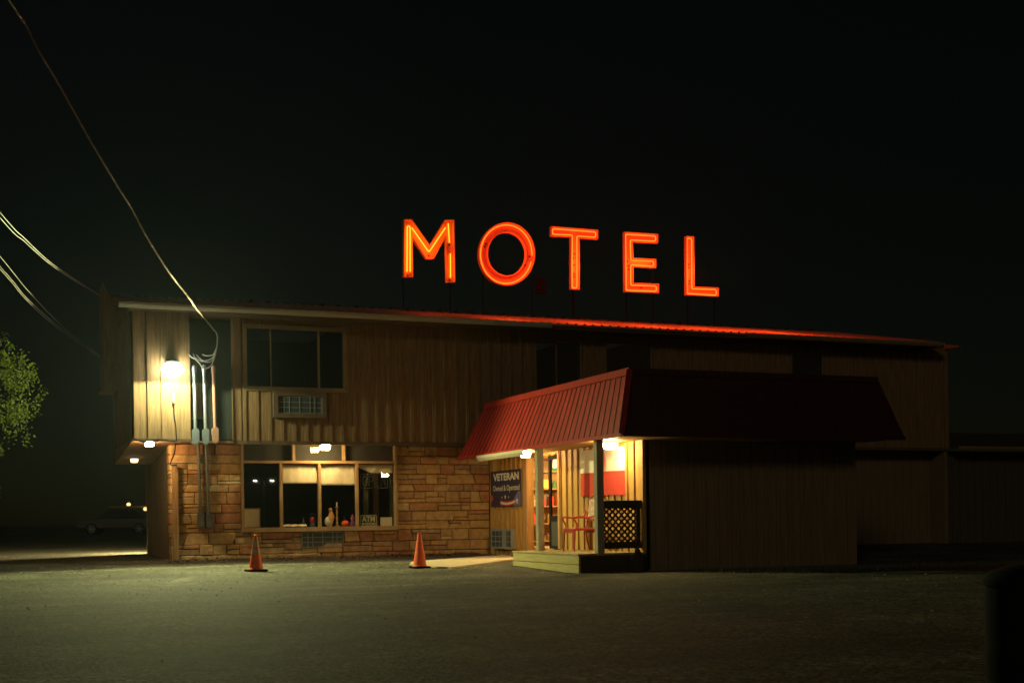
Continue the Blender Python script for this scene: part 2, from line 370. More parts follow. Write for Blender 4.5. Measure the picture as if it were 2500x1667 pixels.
def panel_wall(mb, mp, u0, u1, v0, v1, t, holes=(), period=.28, bw=.075, bt=.032, phase=0.0, battens=True, margin=0):
    """board wall in local (u, v, w); holes = list of (u0,u1,v0,v1)"""
    us = sorted({u0, u1, *[h[0] for h in holes], *[h[1] for h in holes]}); vs_ = sorted({v0, v1, *[h[2] for h in holes], *[h[3] for h in holes]})
    us = [u for u in us if u0-1e-6 <= u <= u1+1e-6]; vs_ = [v for v in vs_ if v0-1e-6 <= v <= v1+1e-6]
    def bx(a, b, c, d, w0, w1):
        c8 = [mp(a,c,w0), mp(b,c,w0), mp(b,d,w0), mp(a,d,w0), mp(a,c,w1), mp(b,c,w1), mp(b,d,w1), mp(a,d,w1)]
        mb.add(c8, [(0,3,2,1),(4,5,6,7),(0,1,5,4),(1,2,6,5),(2,3,7,6),(3,0,4,7)])
    for a, b in zip(us, us[1:]):
        run = None
        for c, d in zip(vs_, vs_[1:]):
            mu, mv = (a+b)/2, (c+d)/2
            if any(h[0] < mu < h[1] and h[2] < mv < h[3] for h in holes):
                if run: bx(a, b, run[0], run[1], -t, 0); run = None
            else: run = (run[0], d) if run else (c, d)
        if run: bx(a, b, run[0], run[1], -t, 0)
    if battens:
        u = u0 + phase
        while u < u1 - bw:
            a, b = max(u, u0), u + bw
            segs = [(v0, v1)]
            for h in holes:
                if a < h[1]+margin and b > h[0]-margin:
                    ns = []
                    for c, d in segs:
                        if h[2]-margin > c: ns.append((c, min(d, h[2]-margin)))
                        if h[3]+margin < d: ns.append((max(c, h[3]+margin), d))
                    segs = ns
            for c, d in segs:
                if d - c > .02: bx(a + R.uniform(-.004,.004), b + R.uniform(-.004,.004), c, d, .0005, bt + R.uniform(-.004,.004))
            u += period
def front(n): return lambda u, v, w: (u, -n - w, v)
def left(x): return lambda u, v, w: (x - w, u, v)
def rect(px0, py0, px1, py1, n):
    x0, za = P(px0, (py0+py1)/2, n); x1, zb = P(px1, (py0+py1)/2, n)
    zt = P((px0+px1)/2, py0, n)[1]; z0 = P((px0+px1)/2, py1, n)[1]
    return [x0, x1, z0, zt]

W1 = rect(602, 806, 837, 946, U)          # big upper window
WA = rect(1308, 838, 1415, 968, U); WB = rect(1479, 838, 1587, 945, U); WC = rect(1932, 866, 2005, 935, U)
AC1 = rect(676, 970, 781, 1009, U)
wins = [W1, WA, WB, WC]
ZT = ZE + .02
mb = MB()
panel_wall(mb, front(U), XP, XR, Z1, ZT, .12, [W1, WA, WB, WC], phase=.16, margin=.08)
mb.build('upper_wall', M['siding'], motel)
mb = MB(); panel_wall(mb, front(BAY), XL, XB, Z1, ZT, .58, [], phase=.02); mb.build('bay_wall', M['siding'], motel)
mb = MB(); mb.box(XB+.002, XP-.002, -PANEL, -PANEL+.1, Z1, ZT); mb.build('service_panel', M['panel'], motel)
mb = MB(); panel_wall(mb, left(XL), -BAY+.005, DEPTH, Z1, ZT, .12, [], phase=.3)
def soff(y): return Z1 - DROP*max(0, y+BAY)/(DEPTH+BAY)
mb.prism([(-BAY+.005, Z1-.001), (DEPTH, Z1-.001), (DEPTH, soff(DEPTH)), ], lambda a, b: (XL, a, b), lambda a, b: (XL+.119, a, b))
mb.build('side_wall', M['siding'], motel)
mb = MB(); mb.box(XR-.12, XR, -U+.005, DEPTH, .1, ZT); mb.build('end_wall', M['siding_dark'], motel); mb = MB(); mb.box(XL+.13, XR-.13, DEPTH-.1, DEPTH, .1 if False else Z1, ZT)
mb.build('rear_wall', M['siding_dark'], motel)
mb = MB()
for xa_, xb_, ya_, yb__ in ((XL+.006, XS+.1, -BAY+.01, DEPTH-.01),):
    mb.add([(xa_,ya_,soff(ya_)+.0),(xb_,ya_,soff(ya_)+.0),(xb_,yb__,soff(yb__)+.0),(xa_,yb__,soff(yb__)+.0),(xa_,ya_,soff(ya_)+.03),(xb_,ya_,soff(ya_)+.03),(xb_,yb__,soff(yb__)+.03),(xa_,yb__,soff(yb__)+.03)],
           [(0,3,2,1),(4,5,6,7),(0,1,5,4),(1,2,6,5),(2,3,7,6),(3,0,4,7)])
mb.build('overhang_soffit', M['soffit'], motel)
mb = MB(); mb.box(XS+.102, XR-.2, -U+.01, DEPTH-.11, Z1-.04, Z1-.002); mb.box(XS+.102, XB, -BAY+.01, -U+.008, Z1-.04, Z1-.002); mb.build('overhang_soffit', M['soffit'], motel)
mb = MB(); mb.box(XL-.03, XB+.02, -BAY-.045, -BAY-.0, Z1-.05, Z1+.01); mb.build('band_board', M['trim_brown'], motel)
mb = MB(); mb.box(XP-.05, XR, -U-.05, -U-.0, Z1-.07, Z1+.01); mb.build('band_board', M['trim_brown'], motel)
# corner boards
mb = MB(); mb.box(XP-.05, XP+.12, -U-.045, -U+.2, Z1+.012, ZT); mb.build('corner_board', M['siding'], motel); mb = MB(); mb.box(XR-.12, XR+.02, -U-.045, -U-.002, Z1+.012, ZT)
mb.build('corner_board', M['siding'], motel)
# lower storey: stone, drawn stone by stone in shared courses
LW = rect(588, 1076, 968, 1296, 0); AC2 = rect(736, 1299, 836, 1334, 0)
mb = MB()
def backing(x0, x1, z0, z1): mb.box(x0, x1, .0, .25, z0, z1)
backing(XS+.02, LW[0], .0, Z1-.041); backing(LW[0], LW[1], .0, LW[2]); backing(LW[1], 0, .0, Z1-.041)
mb.build('stone_backing', M['mortar'], motel)
def stone(mb, a, b, c, d, sk0, sk1, mp, dep):
    g = .0055; q = [(a+g-sk0, c+g), (b-g-sk1, c+g), (b-g+sk1, d-g), (a+g+sk0, d-g)]
    cx, cz = sum(p[0] for p in q)/4, sum(p[1] for p in q)/4
    i = .014
    inn = [(x + (i if x < cx else -i) + R.uniform(-.004,.004), z + (i if z < cz else -i) + R.uniform(-.004,.004)) for x, z in q]
    vs = [mp(x, z, -.01) for x, z in q] + [mp(x, z, dep*.6) for x, z in q] + [mp(x, z, dep+R.uniform(-.004,.004)) for x, z in inn]
    mb.add(vs, [(8,9,10,11)] + [(k, (k+1) % 4, (k+1) % 4+4, k+4) for k in range(4)] + [(k+4, (k+1) % 4+4, (k+1) % 4+8, k+8) for k in range(4)])
rows = []; z = .02
while z < Z1-.06:
    h = R.choice([.14,.17,.2,.24,.27]); 
    if z + h > Z1-.16: h = Z1-.045-z
    rows.append((z, z+h)); z += h
mb = MB()
def course(x0, x1, c, d, mp):
    x = x0; sk = 0
    while x < x1 - .02:
        w = R.choice([.24,.3,.36,.42,.5,.6,.72]); 
        if x1 - x - w < .22: w = x1 - x
        nsk = 0 if x+w >= x1-.001 else R.choice([0,0,0,0,.02,-.03,.05])
        if (d-c) > .19 and R.random() < .38:
            m = c + (d-c)*R.choice([.35,.5,.62])
            stone(mb, x, x+w, c, m, sk*0, 0, mp, R.uniform(.03,.05))
            if w > .45 and R.random() < .6:
                k = x + w*R.uniform(.35,.65); stone(mb, x, k, m, d, 0, 0, mp, R.uniform(.03,.05)); stone(mb, k, x+w, m, d, 0, 0, mp, R.uniform(.03,.05))
            else: stone(mb, x, x+w, m, d, 0, 0, mp, R.uniform(.03,.05))
            nsk = 0; 
        else: stone(mb, x, x+w, c, d, min(sk,.05), nsk, mp, R.uniform(.025,.065))
        sk = nsk if False else (nsk); x += w
for c, d in rows:
    fr = front(0.0)
    if d <= LW[2]+.01: course(XS, 0, c, d, fr)
    elif c >= LW[2]-.01: course(XS, LW[0], c, d, fr); course(LW[1], -.005, c, d, fr)
    else:
        course(XS, LW[0], c, d, fr); course(LW[1], -.005, c, d, fr); course(LW[0], LW[1], c, LW[2], fr)
    # narrow return on the left end, facing the carport
    course(0.0, .42, c, d, lambda u, v, w: (XS - w + .02, u - .045, v))
mb.build('stone_wall', M['stone'], motel, fixn=False)
# a post and gutter pipe at the corner, plus the carport side wall beyond the stone
mb = MB(); x0 = P(421, 1240, .08)[0]; x1 = P(435, 1240, .08)[0]
mb.cbox(x0, x1, -.16, -.06, .14, P(428, 1136, .08)[1]); mb.build('corner_post', M['siding'], motel)
XC = XS + .02
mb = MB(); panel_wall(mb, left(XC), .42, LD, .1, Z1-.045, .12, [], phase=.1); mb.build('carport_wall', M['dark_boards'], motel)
mb = MB(); mb.box(XC+.0, XR-.2, LD, LD+.12, .1, Z1-.05); mb.build('ground_floor_rear_wall', M['siding_dark'], motel)
# right-hand lower storey beyond the wing
mb = MB(); panel_wall(mb, front(0), 4.95, XR-.13, .1, Z1-.045, .12, [], phase=.1); mb.build('lower_wall', M['siding_dark'], motel)
# roof
TP = .20; RUN = min(5.6, DEPTH+EAVE-.3)
def zr(y): return ZE + .10 + TP*(y + EAVE)
XRL, XRR = XL-.10, P(2304, 842, EAVE)[0]
mb = MB()
yr = -EAVE + RUN
mb.add([(XRL,-EAVE-.06,zr(-EAVE-.06)),(XRR,-EAVE-.06,zr(-EAVE-.06)),(XRR,yr,zr(yr)),(XRL,yr,zr(yr)),
        (XRL,-EAVE-.06,zr(-EAVE-.06)-.05),(XRR,-EAVE-.06,zr(-EAVE-.06)-.05),(XRR,yr,zr(yr)-.05),(XRL,yr,zr(yr)-.05)],
       [(0,1,2,3),(7,6,5,4),(0,4,5,1),(1,5,6,2),(2,6,7,3),(3,7,4,0)])
mb.add([(XRL,yr,zr(yr)),(XRR,yr,zr(yr)),(XRR,DEPTH+.8,zr(yr)-TP*(DEPTH+.8-yr)),(XRL,DEPTH+.8,zr(yr)-TP*(DEPTH+.8-yr)),
        (XRL,yr,zr(yr)-.05),(XRR,yr,zr(yr)-.05),(XRR,DEPTH+.8,zr(yr)-TP*(DEPTH+.8-yr)-.05),(XRL,DEPTH+.8,zr(yr)-TP*(DEPTH+.8-yr)-.05)],
       [(0,1,2,3),(7,6,5,4),(0,4,5,1),(1,5,6,2),(2,6,7,3),(3,7,4,0)])
x = XRL + .05
while x < XRR:                                  # trapezoid ribs running up the slope
    w, h = .022, .028
    a, b = -EAVE-.075, yr
    vs = []
    for y in (a, b): vs += [(x-w*1.7,y,zr(y)+.001),(x+w*1.7,y,zr(y)+.001),(x+w,y,zr(y)+h),(x-w,y,zr(y)+h)]
    mb.add(vs, [(0,1,5,4),(1,2,6,5),(2,3,7,6),(3,0,4,7),(0,3,2,1),(4,5,6,7)])
    x += .23
roof = mb.build('roof', M['roof_metal'], motel)
mb = MB(); x = P(1150, 760, -yr)[0] - 6
while x < XRR - 1:
    mb = MB(); mb.cbox(x-.045, x+.045, yr-.16, yr+.1, zr(yr)+.0, zr(yr)+.05, .008); x += .46
    mb.build('ridge_clip', M['dark_steel'], roof)
# eave soffit, fascia, gutters
mb = MB(); mb.box(XRL+.02, XRR-.02, -EAVE+.03, -PANEL, ZE-.005, ZE+.018); mb.build('eave_soffit', M['trim_brown'], motel)
mb = MB(); mb.box(XRL, XRR, -EAVE-.0, -EAVE+.028, ZE-.03, ZE+.075); 
mb.build('fascia', M['trim_brown'], motel)
mb = MB(); mb.beam((XRL-.02, -EAVE-.05, zr(-EAVE-.05)-.09), (XRL-.02, yr, zr(yr)-.09), .03, .2); mb.build('rake_board', M['siding'], motel)
def gutter(mb, x0, x1, y, z, h=.11, d=.1):
    prof = [(0,0),(-d*.6,0),(-d,h*.55),(-d,h*.9),(-d*1.06,h),(-d*.94,h),(-d*.9,h*.6),(-d*.55,.012),(0,.012)]
    mb.prism(prof, lambda a, b: (x0, y+a, z+b), lambda a, b: (x1, y+a, z+b))
for (pa, pb) in ((289, 1345), (1821, 2296)):
    mb = MB(); xa = P(pa, 745 if pa < 1000 else 812, EAVE)[0]; xb = P(pb, 787 if pa < 1000 else 840, EAVE)[0]
    gutter(mb, xa, xb, -EAVE-.004, ZE-.015); mb.build('gutter', M['gutter'] if pa < 1000 else M['trim'], motel)
# gable infill + boxed-out chase on the left end
mb = MB()
mb.prism([(-EAVE+.1, ZT), (DEPTH, ZT), (DEPTH, zr(yr)-TP*(DEPTH-yr)-.06), (yr, zr(yr)-.06), (-EAVE+.1, zr(-EAVE+.1)-.06)],
         lambda a, b: (XL+.0, a, b), lambda a, b: (XL+.1, a, b)); mb.build('gable_wall', M['siding'], motel); mb = MB()
mb.prism([(-EAVE+.1, ZT), (DEPTH, ZT), (DEPTH, zr(yr)-TP*(DEPTH-yr)-.06), (yr, zr(yr)-.06), (-EAVE+.1, zr(-EAVE+.1)-.06)],
         lambda a, b: (XR-.1, a, b), lambda a, b: (XR, a, b))
mb.build('gable_wall', M['siding'], motel)
yb = DEPTH-1.2; dB = ray(252, 800); tB = (yb-CAM.y)/dB.y; xb0 = (CAM + dB*tB).x
zt_ = P(252, 690, -yb)[1]; zb_ = P(262, 946, -yb)[1]
mb = MB()
vs = [(xb0, yb, zb_), (XL-.001, yb, zb_), (XL-.001, yb, zt_-.55), (xb0, yb, zt_)]
mb.add(vs + [(a, b+1.15, c) for a, b, c in vs], [(0,1,2,3),(7,6,5,4),(0,4,5,1),(1,5,6,2),(2,6,7,3),(3,7,4,0)])
mb.box(xb0-.03, XL-.002, yb-.03, yb+1.18, zb_-.06, zb_-.002)
mb.build('side_bay', M['siding'], motel)

# windows of the upper floor: frame with mullions, panes as sub-parts, dark room behind
def upper_window(rc, mull, n, trim=.09, sill=True, trimmat='trim', wide=1.0):
    x0, x1, z0, z1 = rc
    mb = MB(); y = -n
    t = trim
    mb.box(x0-t, x0, y-.05, y+.05, z0, z1); mb.box(x1, x1+t, y-.05, y+.05, z0, z1)
    mb.box(x0-t, x1+t, y-.052, y+.05, z1, z1+t); mb.box(x0-t-.02, x1+t+.02, y-.08, y+.05, z0-t*1.1, z0)
    for px_, w in mull:
        xm = P(px_, 880, n)[0]; mb.box(xm-w, xm+w, y-.02, y+.04, z0, z1)
    f = mb.build('window', M[trimmat], motel)
    xs_ = [x0] + [P(px_, 880, n)[0] for px_, w in mull] + [x1]
    for a, b in zip(xs_, xs_[1:]):
        g = MB(); g.quad((a+.005, y+.015, z0+.005), (b-.005, y+.015, z0+.005), (b-.005, y+.015, z1-.005), (a+.005, y+.015, z1-.005)); g.build('pane', M['glass_dark'], f)
    return f
upper_window(W1, [(661,.012),(778,.022)], U)
upper_window(WA, [(1358,.012)], U, trim=.06, trimmat='siding')
upper_window(WB, [], U, trim=.06, trimmat='siding_dark'); upper_window(WC, [], U, trim=.05, trimmat='siding_dark')
mb = MB()       # rooms behind: floor, back wall, partitions
mb.box(XL+.2, XR-.2, 3.0, 3.1, Z1, ZT); mb.box(XL+.2, XR-.2, -U+.13, 3.0, Z1+.001, Z1+.05)
for px_ in (590, 850, 1295, 1445, 1600, 1920, 2020): 
    xm = P(px_, 880, U)[0]; mb.box(xm-.05, xm+.05, -U+.13, 3.0, Z1+.051, ZT)
mb.build('upper_room', M['interior'], motel)

# shop window in the stone wall
x0, x1, z0, z1 = LW
fr = MB(); w = .055
zm = P(780, 1128, 0)[1]
fr.box(x0, x0+w, -.09, .09, z0+.1, z1); fr.box(x1-w, x1, -.09, .09, z0+.1, z1); fr.box(x0+w, x1-w, -.088, .09, z1-w, z1)
fr.box(x0-.01, x1+.01, -.13, .09, z0+.0, z0+.1)
fr.box(x0+w, x1-w, -.07, .05, zm-.03, zm+.03)
um = [P(q, 1100, 0)[0] for q in (716, 838)]; lm = [P(q, 1210, 0)[0] for q in (686, 779.5, 871)]
for xm in um: fr.box(xm-.03, xm+.03, -.068, .05, zm+.031, z1-w-.001)
for xm in lm: fr.box(xm-.03, xm+.03, -.068, .05, z0+.101, zm-.031)
shopwin = fr.build('window', M['trim'], motel)
xs_ = [x0+w] + um + [x1-w]
for a, b in zip(xs_, xs_[1:]):
    g = MB(); g.quad((a+.03,.0,zm+.03), (b-.03,.0,zm+.03), (b-.03,.0,z1-w), (a+.03,.0,z1-w)); g.build('pane', M['glass'], shopwin)
    g = MB(); g.box(a+.002, b-.002, .10, .115, zm+.0, z1-w); g.build('transom_panel', M['panel'], shopwin)
xs_ = [x0+w] + lm + [x1-w]
for a, b in zip(xs_, xs_[1:]):
    g = MB(); g.quad((a+.03,.0,z0+.1), (b-.03,.0,z0+.1), (b-.03,.0,zm-.03), (a+.03,.0,zm-.03)); g.build('pane', M['glass'], shopwin)
ZS = z0 + .1                      # sill shelf
mb = MB(); mb.box(x0, x1, .091, .62, ZS-.05, ZS); mb.build('sill_shelf', M['trim'], motel)
mb = MB(); mb.box(XS+.3, -.1, LD-.4, LD-.3, .1, Z1-.25); mb.box(XS+.3, -.1, .26, LD-.4, .2, .24); mb.box(XS+.3, XS+.4, .26, LD-.4, .24, Z1-.25)
mb.build('shop_room', M['interior'], motel)
mb = MB(); xm = P(919, 1200, -1.0)[0]; mb.box(xm-.055, xm+.055, 1.0, 1.12, .2, Z1-.05); mb.build('interior_post', M['post_brown'], motel)

# ------------------------------------------------------------------ office wing with the red mansard
NF = 8.02                            # front wall plane of the wing
XE = P(2090, 1200, NF)[0]
wing = thing('office_wing', (2, -4, 0), 'front office wing with red ribbed metal mansard roof and open glass door', 'building')
DZ = .355                            # porch floor
ZC = 2.47                            # porch ceiling / mansard underside
yd0, _ = Q(1366, 1220); yd1, _ = Q(1291, 1220)      # doorway (near / far jamb along y)
zd = Q(1340, 1112)[1]
mb = MB()
panel_wall(mb, lambda u, v, w: (-w, u, v), -NF, -.06, gz(-3)-.05, ZC-.01, .12, [(yd0, yd1, DZ-.2, zd)], phase=.06)
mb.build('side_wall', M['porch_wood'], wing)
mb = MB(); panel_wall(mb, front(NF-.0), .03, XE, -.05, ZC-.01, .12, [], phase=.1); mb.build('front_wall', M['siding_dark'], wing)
mb = MB(); mb.box(-.04, .028, -NF-.035, -NF+.05, DZ, ZC-.01); mb.build('corner_board', M['porch_wood'], wing)
mb = MB(); mb.box(XE-.12, XE, -NF+.002, -.02, 0, 3.4); mb.build('end_wall', M['siding_dark'], wing)
# door casing, header and the glazed door
mb = MB(); mb.box(-.05, .0, yd1, yd1+.16, .1, zd+.02); mb.box(-.05, .12, yd0-.1, yd0, DZ, zd+.02); mb.box(-.055, .12, yd0-.1, yd1+.16, zd+.02, ZC-.012)
mb.build('door_casing', M['post_brown'], wing)
ym = Q(1341, 1220)[0]
mb = MB()
def stile(a, b, c, d, t=.045): mb.box(.03, .03+t, a, b, c, d)
stile(ym, ym+.10, DZ, zd); stile(yd0, yd0+.05, DZ, zd); stile(yd0+.05, ym, zd-.09, zd); stile(yd0+.05, ym, DZ+.60, DZ+.72); stile(yd0+.05, ym, DZ, DZ+.06)
door = mb.build('door', M['dark_steel'], wing)
g = MB(); g.quad((.05, yd0+.05, DZ+.72), (.05, ym, DZ+.72), (.05, ym, zd-.09), (.05, yd0+.05, zd-.09)); g.build('pane', M['glass'], door)
g = MB(); g.box(.04, .06, yd0+.05, ym, DZ+.06, DZ+.60); g.build('kick_panel', M['panel'], door)
g = MB(); g.tube([(-.02, ym+.05, DZ+.9), (-.045, ym+.05, DZ+.93), (-.045, ym+.05, DZ+1.15), (-.02, ym+.05, DZ+1.18)], .012); g.build('handle', M['chrome'], door)
mb = MB(); mb.quad((.055, ym+.10, DZ+.05), (.055, yd1-.02, DZ+.05), (.055, yd1-.02, zd-.02), (.055, ym+.10, zd-.02)); mb.build('side_light', M['glass'], wing)
mb = MB(); mb.box(.0, .11, ym+.55, ym+.62, DZ, zd); mb.build('door_jamb', M['post_brown'], wing)
# header vents
for a in (1340, 1357):
    mb = MB(); y_, z_ = Q(a, 1093); mb.cbox(-.075, -.056, y_-.09, y_+.09, z_-.035, z_+.035); mb.build('header_vent', M['dark_steel'], wing)
# shop interior seen through the door
mb = MB(); mb.box(.13, 4.6, -7.8, -.3, DZ-.06, DZ); mb.box(2.9, 3.0, -7.8, -.3, DZ, ZC); mb.box(.13, 4.6, -7.8, -.3, ZC-.02, ZC+.02); mb.box(.13, 2.9, -.3, -.2, DZ, ZC-.02)
mb.build('shop_interior', M['interior_warm'], wing)
# mansard
EX = -1.05; NE = 9.2; MZ0 = 2.49; MZ1 = 3.66
XME = P(2209, 1052, NE)[0]
A0, B0 = (EX, -NE), (XME, -NE); A1, B1 = (EX+.32, -NE+.27), (XME-.42, -NE+.27)
F0 = (EX, -.72); F1 = (EX+.32, -1.75)
mb = MB()
bl, br, tl, tr = (A0[0],A0[1],MZ0), (B0[0],B0[1],MZ0), (A1[0],A1[1],MZ1), (B1[0],B1[1],MZ1)
fl, ft = (F0[0],F0[1],MZ0), (F1[0],F1[1],MZ1)
er, et = (XME, -.72, MZ0), (XME-.42, -1.0, MZ1)
mb.add([bl, tl, ft, fl], [(0,1,2,3)]); mb.add([bl, br, tr, tl], [(0,1,2,3)]); mb.add([br, er, et, tr], [(0,1,2,3)])
mb.add([fl, ft, (1.2,-.72,MZ1), (1.2,-.72,MZ0)], [(0,1,2,3)])
mb.add([tl, tr, et, (1.2,-.72,MZ1), ft], [(0,1,2,3,4)])
mans = mb.build('mansard_roof', [M['metal_red'], M['shaded_roof_red']], wing)
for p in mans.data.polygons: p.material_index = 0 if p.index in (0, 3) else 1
def lerp(a, b, t): return tuple(a[i] + (b[i]-a[i])*t for i in range(3))
mb = MB()
def ribs(b0, b1, t0, t1, n, out):
    for i in range(n+1):
        k = (i+.5)/(n+1); p = Vector(lerp(b0, b1, k)); q = Vector(lerp(t0, t1, k)); 
        mb.beam(p+out*.004, q+out*.004-(q-p)*.07, .016, .016, up=out)
L_ = (Vector(tl)-Vector(bl)); nl = L_.cross(Vector(fl)-Vector(bl)).normalized(); nl = nl if nl.x < 0 else -nl
nf = (Vector(tl)-Vector(bl)).cross(Vector(br)-Vector(bl)).normalized(); nf = nf if nf.y < 0 else -nf
ribs(bl, fl, tl, ft, 34, nl)
mb.build('standing_seam', M['rib_dark'], mans)
mb = MB()                     # caps and drip edges
mb.beam(Vector(tl)-(L_*.035)+nl*.02, Vector(ft)-(L_*.035)+nl*.02, .035, .14, up=L_.normalized())
mb.beam(Vector(bl)+(nl+nf)*.008, Vector(tl)+(nl+nf)*.012, .11, .03, up=(nl+nf).normalized())
mb.build('ridge_cap', M['metal_red'], mans)
mb = MB(); mb.beam(Vector(tl)+nf*.02-L_*.035, Vector(tr)+nf*.02-L_*.035, .03, .12, up=L_.normalized()); mb.build('ridge_cap', M['shaded_roof_red'], mans)
mb = MB(); mb.beam(Vector(bl)+Vector((-.012,0,-.015)), Vector(fl)+Vector((-.012,0,-.015)), .03, .07)
mb.build('drip_edge', M['metal_red'], mans)
mb = MB(); mb.beam(Vector(bl)+Vector((0.02,-.012,-.015)), Vector(br)+Vector((0,-.012,-.015)), .03, .07); mb.build('drip_edge', M['shaded_roof_red'], mans)
mb = MB(); mb.box(EX+.02, -.04, -NE+.02, -.75, ZC, ZC+.02); mb.box(-.04, XME-.02, -NE+.02, -NF-.04, ZC, ZC+.02); mb.build('porch_ceiling', M['porch_wood'], wing)
# white gutter length under the far eave
ga = Q(1171, 1110, EX-.06)[0]; gb = Q(1283, 1094, EX-.06)[0]
mb = MB(); prof = [(0,0),(-.06,0),(-.11,.06),(-.11,.12),(-.095,.12),(-.095,.065),(-.055,.014),(0,.014)]
mb.prism(prof, lambda a, b: (EX-.03+a, ga, MZ0-.16+b), lambda a, b: (EX-.03+a, gb, MZ0-.16+b)); mb.build('gutter', M['gutter'], wing)

# ------------------------------------------------------------------ annex at the right
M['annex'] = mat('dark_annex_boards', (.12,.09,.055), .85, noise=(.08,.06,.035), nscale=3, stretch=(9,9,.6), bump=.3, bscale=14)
annex = thing('side_annex', (XR+6, 2, 0), 'low single-storey brown annex beyond the right end of the motel', 'building')
za = P(2400, 1090, U)[1]
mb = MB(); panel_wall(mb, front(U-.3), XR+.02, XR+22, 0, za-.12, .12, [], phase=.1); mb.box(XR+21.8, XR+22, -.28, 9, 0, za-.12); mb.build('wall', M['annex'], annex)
mb = MB(); mb.add([(XR+.02,-U-.35,za-.1),(XR+22.4,-U-.35,za-.1),(XR+22.4,9,za+1.1),(XR+.02,9,za+1.1),(XR+.02,-U-.35,za-.04),(XR+22.4,-U-.35,za-.04),(XR+22.4,9,za+1.16),(XR+.02,9,za+1.16)],
      [(0,3,2,1),(4,5,6,7),(0,1,5,4),(1,2,6,5),(2,3,7,6),(3,0,4,7)]); mb.build('roof', M['annex'], annex)
mb = MB(); gutter(mb, XR+.02, XR+22.4, -U-.352, za-.12, .1, .09); mb.build('gutter', M['trim'], annex)

# ------------------------------------------------------------------ porch deck, posts and lattice rail
porch = thing('porch_deck', (-.7, -6.5, 0), 'wooden porch deck with two posts and a dark lattice railing before the office door', 'porch')
DX = -1.39; DY0, DY1 = -NF-.06, -4.9
mb = MB(); y = DY0 + .01
while y < DY1:
    mb.cbox(DX-.02, -.036, y, min(y+.137, DY1), DZ-.035, DZ + R.uniform(-.002,.002), .004); y += .145
deck = mb.build('deck_boards', M['deck'], porch)
mb = MB()
h = (DZ-.045)/2
for k, (a, b) in enumerate(((-.03, h-.004), (h+.004, DZ-.04))):
    mb.cbox(DX-.01+k*.003, DX+.03, DY0, DY1, a, b, .004)
mb.build('side_fascia', M['deck_side'], porch)
mb = MB(); mb.cbox(DX+.03, .02, DY0-.015, DY0+.03, -.03, DZ-.04, .004); mb.build('front_fascia', M['rail_dark'], porch); mb = MB(); mb.cbox(DX+.03, -.13, DY1-.05, DY1-.01, 0, DZ-.04); mb.build('rear_fascia', M['rail_dark'], porch)  # front fascia coloured dark for its unlit side, unlike the pale side fascia
xa = P(1458, 1200, NF)[0]
PX = xa
mb = MB(); mb.cbox(PX, PX+.14, -NF, -NF+.14, DZ, ZC, .006); mb.build('post', M['post'], porch)
y2 = Q(1313, 1200, PX)[0]
mb = MB(); mb.cbox(PX, PX+.14, y2, y2+.14, DZ, ZC, .006); mb.build('post', M['post'], porch)
# railing between the front post and the wall corner
rz0 = P(1500, 1322, NF)[1]; rz1 = P(1500, 1241, NF)[1]; rt = P(1500, 1221, NF)[1]
rx0, rx1 = PX+.142, -.045
mb = MB(); mb.cbox(rx0, rx1, -NF, -NF+.09, rz1, rt, .005); mb.cbox(rx0, rx1, -NF+.01, -NF+.08, rz0-.13, rz0, .005)
mb.cbox(rx1-.11, rx1-.03, -NF+.005, -NF+.085, rz0+.001, rz1-.001, .005)
rail = mb.build('railing', M['rail_dark'], porch)
mb = MB(); 
lx0, lx1 = rx0, rx1-.11; lw = lx1-lx0; lh = rz1-rz0
def clipseg(x, z, dx):
    pts = []
    # line x+ dx*t , z + t
    t0, t1 = 0, lh
    a, b = x, x + dx*lh
    ta = 0; tb = 1
    for lo, hi in ((lx0, lx1),):
        d = b - a
        for lim, sgn in ((lo, 1), (hi, -1)):
            fa, fb = (a-lim)*sgn, (b-lim)*sgn
            if fa < 0 and fb < 0: return None
            if fa < 0: ta = max(ta, fa/(fa-fb))
            if fb < 0: tb = min(tb, fa/(fa-fb))
    if tb - ta < .03: return None
    return (a+(b-a)*ta, rz0+lh*ta), (a+(b-a)*tb, rz0+lh*tb)
for s, yy in ((1, -NF+.035), (-1, -NF+.048)):
    k = -12
    while k < 20:
        sg = clipseg(lx0 + k*.125, rz0, s*1.0)
        if sg: mb.beam((sg[0][0], yy, sg[0][1]), (sg[1][0], yy, sg[1][1]), .035, .01, up=(0,1,0)) if False else mb.beam((sg[0][0], yy, sg[0][1]), (sg[1][0], yy, sg[1][1]), .012, .036, up=(0,-1,0) if False else Vector((-s,0,1)).normalized())
        k += 1
mb.build('lattice', M['rail_dark'], rail)

# ------------------------------------------------------------------ lamps
def light(name, loc, power, col, radius=.06, parent=None, spot=None):
    l = bpy.data.lights.new(name, 'SPOT' if spot else 'POINT'); l.energy = power; l.color = col; l.shadow_soft_size = radius
    if spot: l.spot_size = spot[0]; l.spot_blend = spot[1]
    o = bpy.data.objects.new(name, l); COL.objects.link(o); o.location = loc
    if spot: o.rotation_euler = Vector(spot[2]).to_track_quat('-Z', 'Y').to_euler()
    if parent is not None: put(o, parent)
    return o
WARM = (1,.58,.18)
FL = Vector((P(423, 895, 1.28)[0], -1.28, P(423, 895, 1.28)[1]))
fl_ = thing('flood_light', (FL.x, -BAY-.03, FL.z), 'glaring white flood light on the upper left wall of the motel', 'light')
mb = MB(); mb.cbox(FL.x-.14, FL.x+.14, -BAY-.33, -BAY-.033, FL.z+.115, FL.z+.15, .01); mb.cbox(FL.x-.10, FL.x+.10, -BAY-.12, -BAY-.033, FL.z-.1, FL.z+.115, .01)
mb.build('housing', M['dark_steel'], fl_)
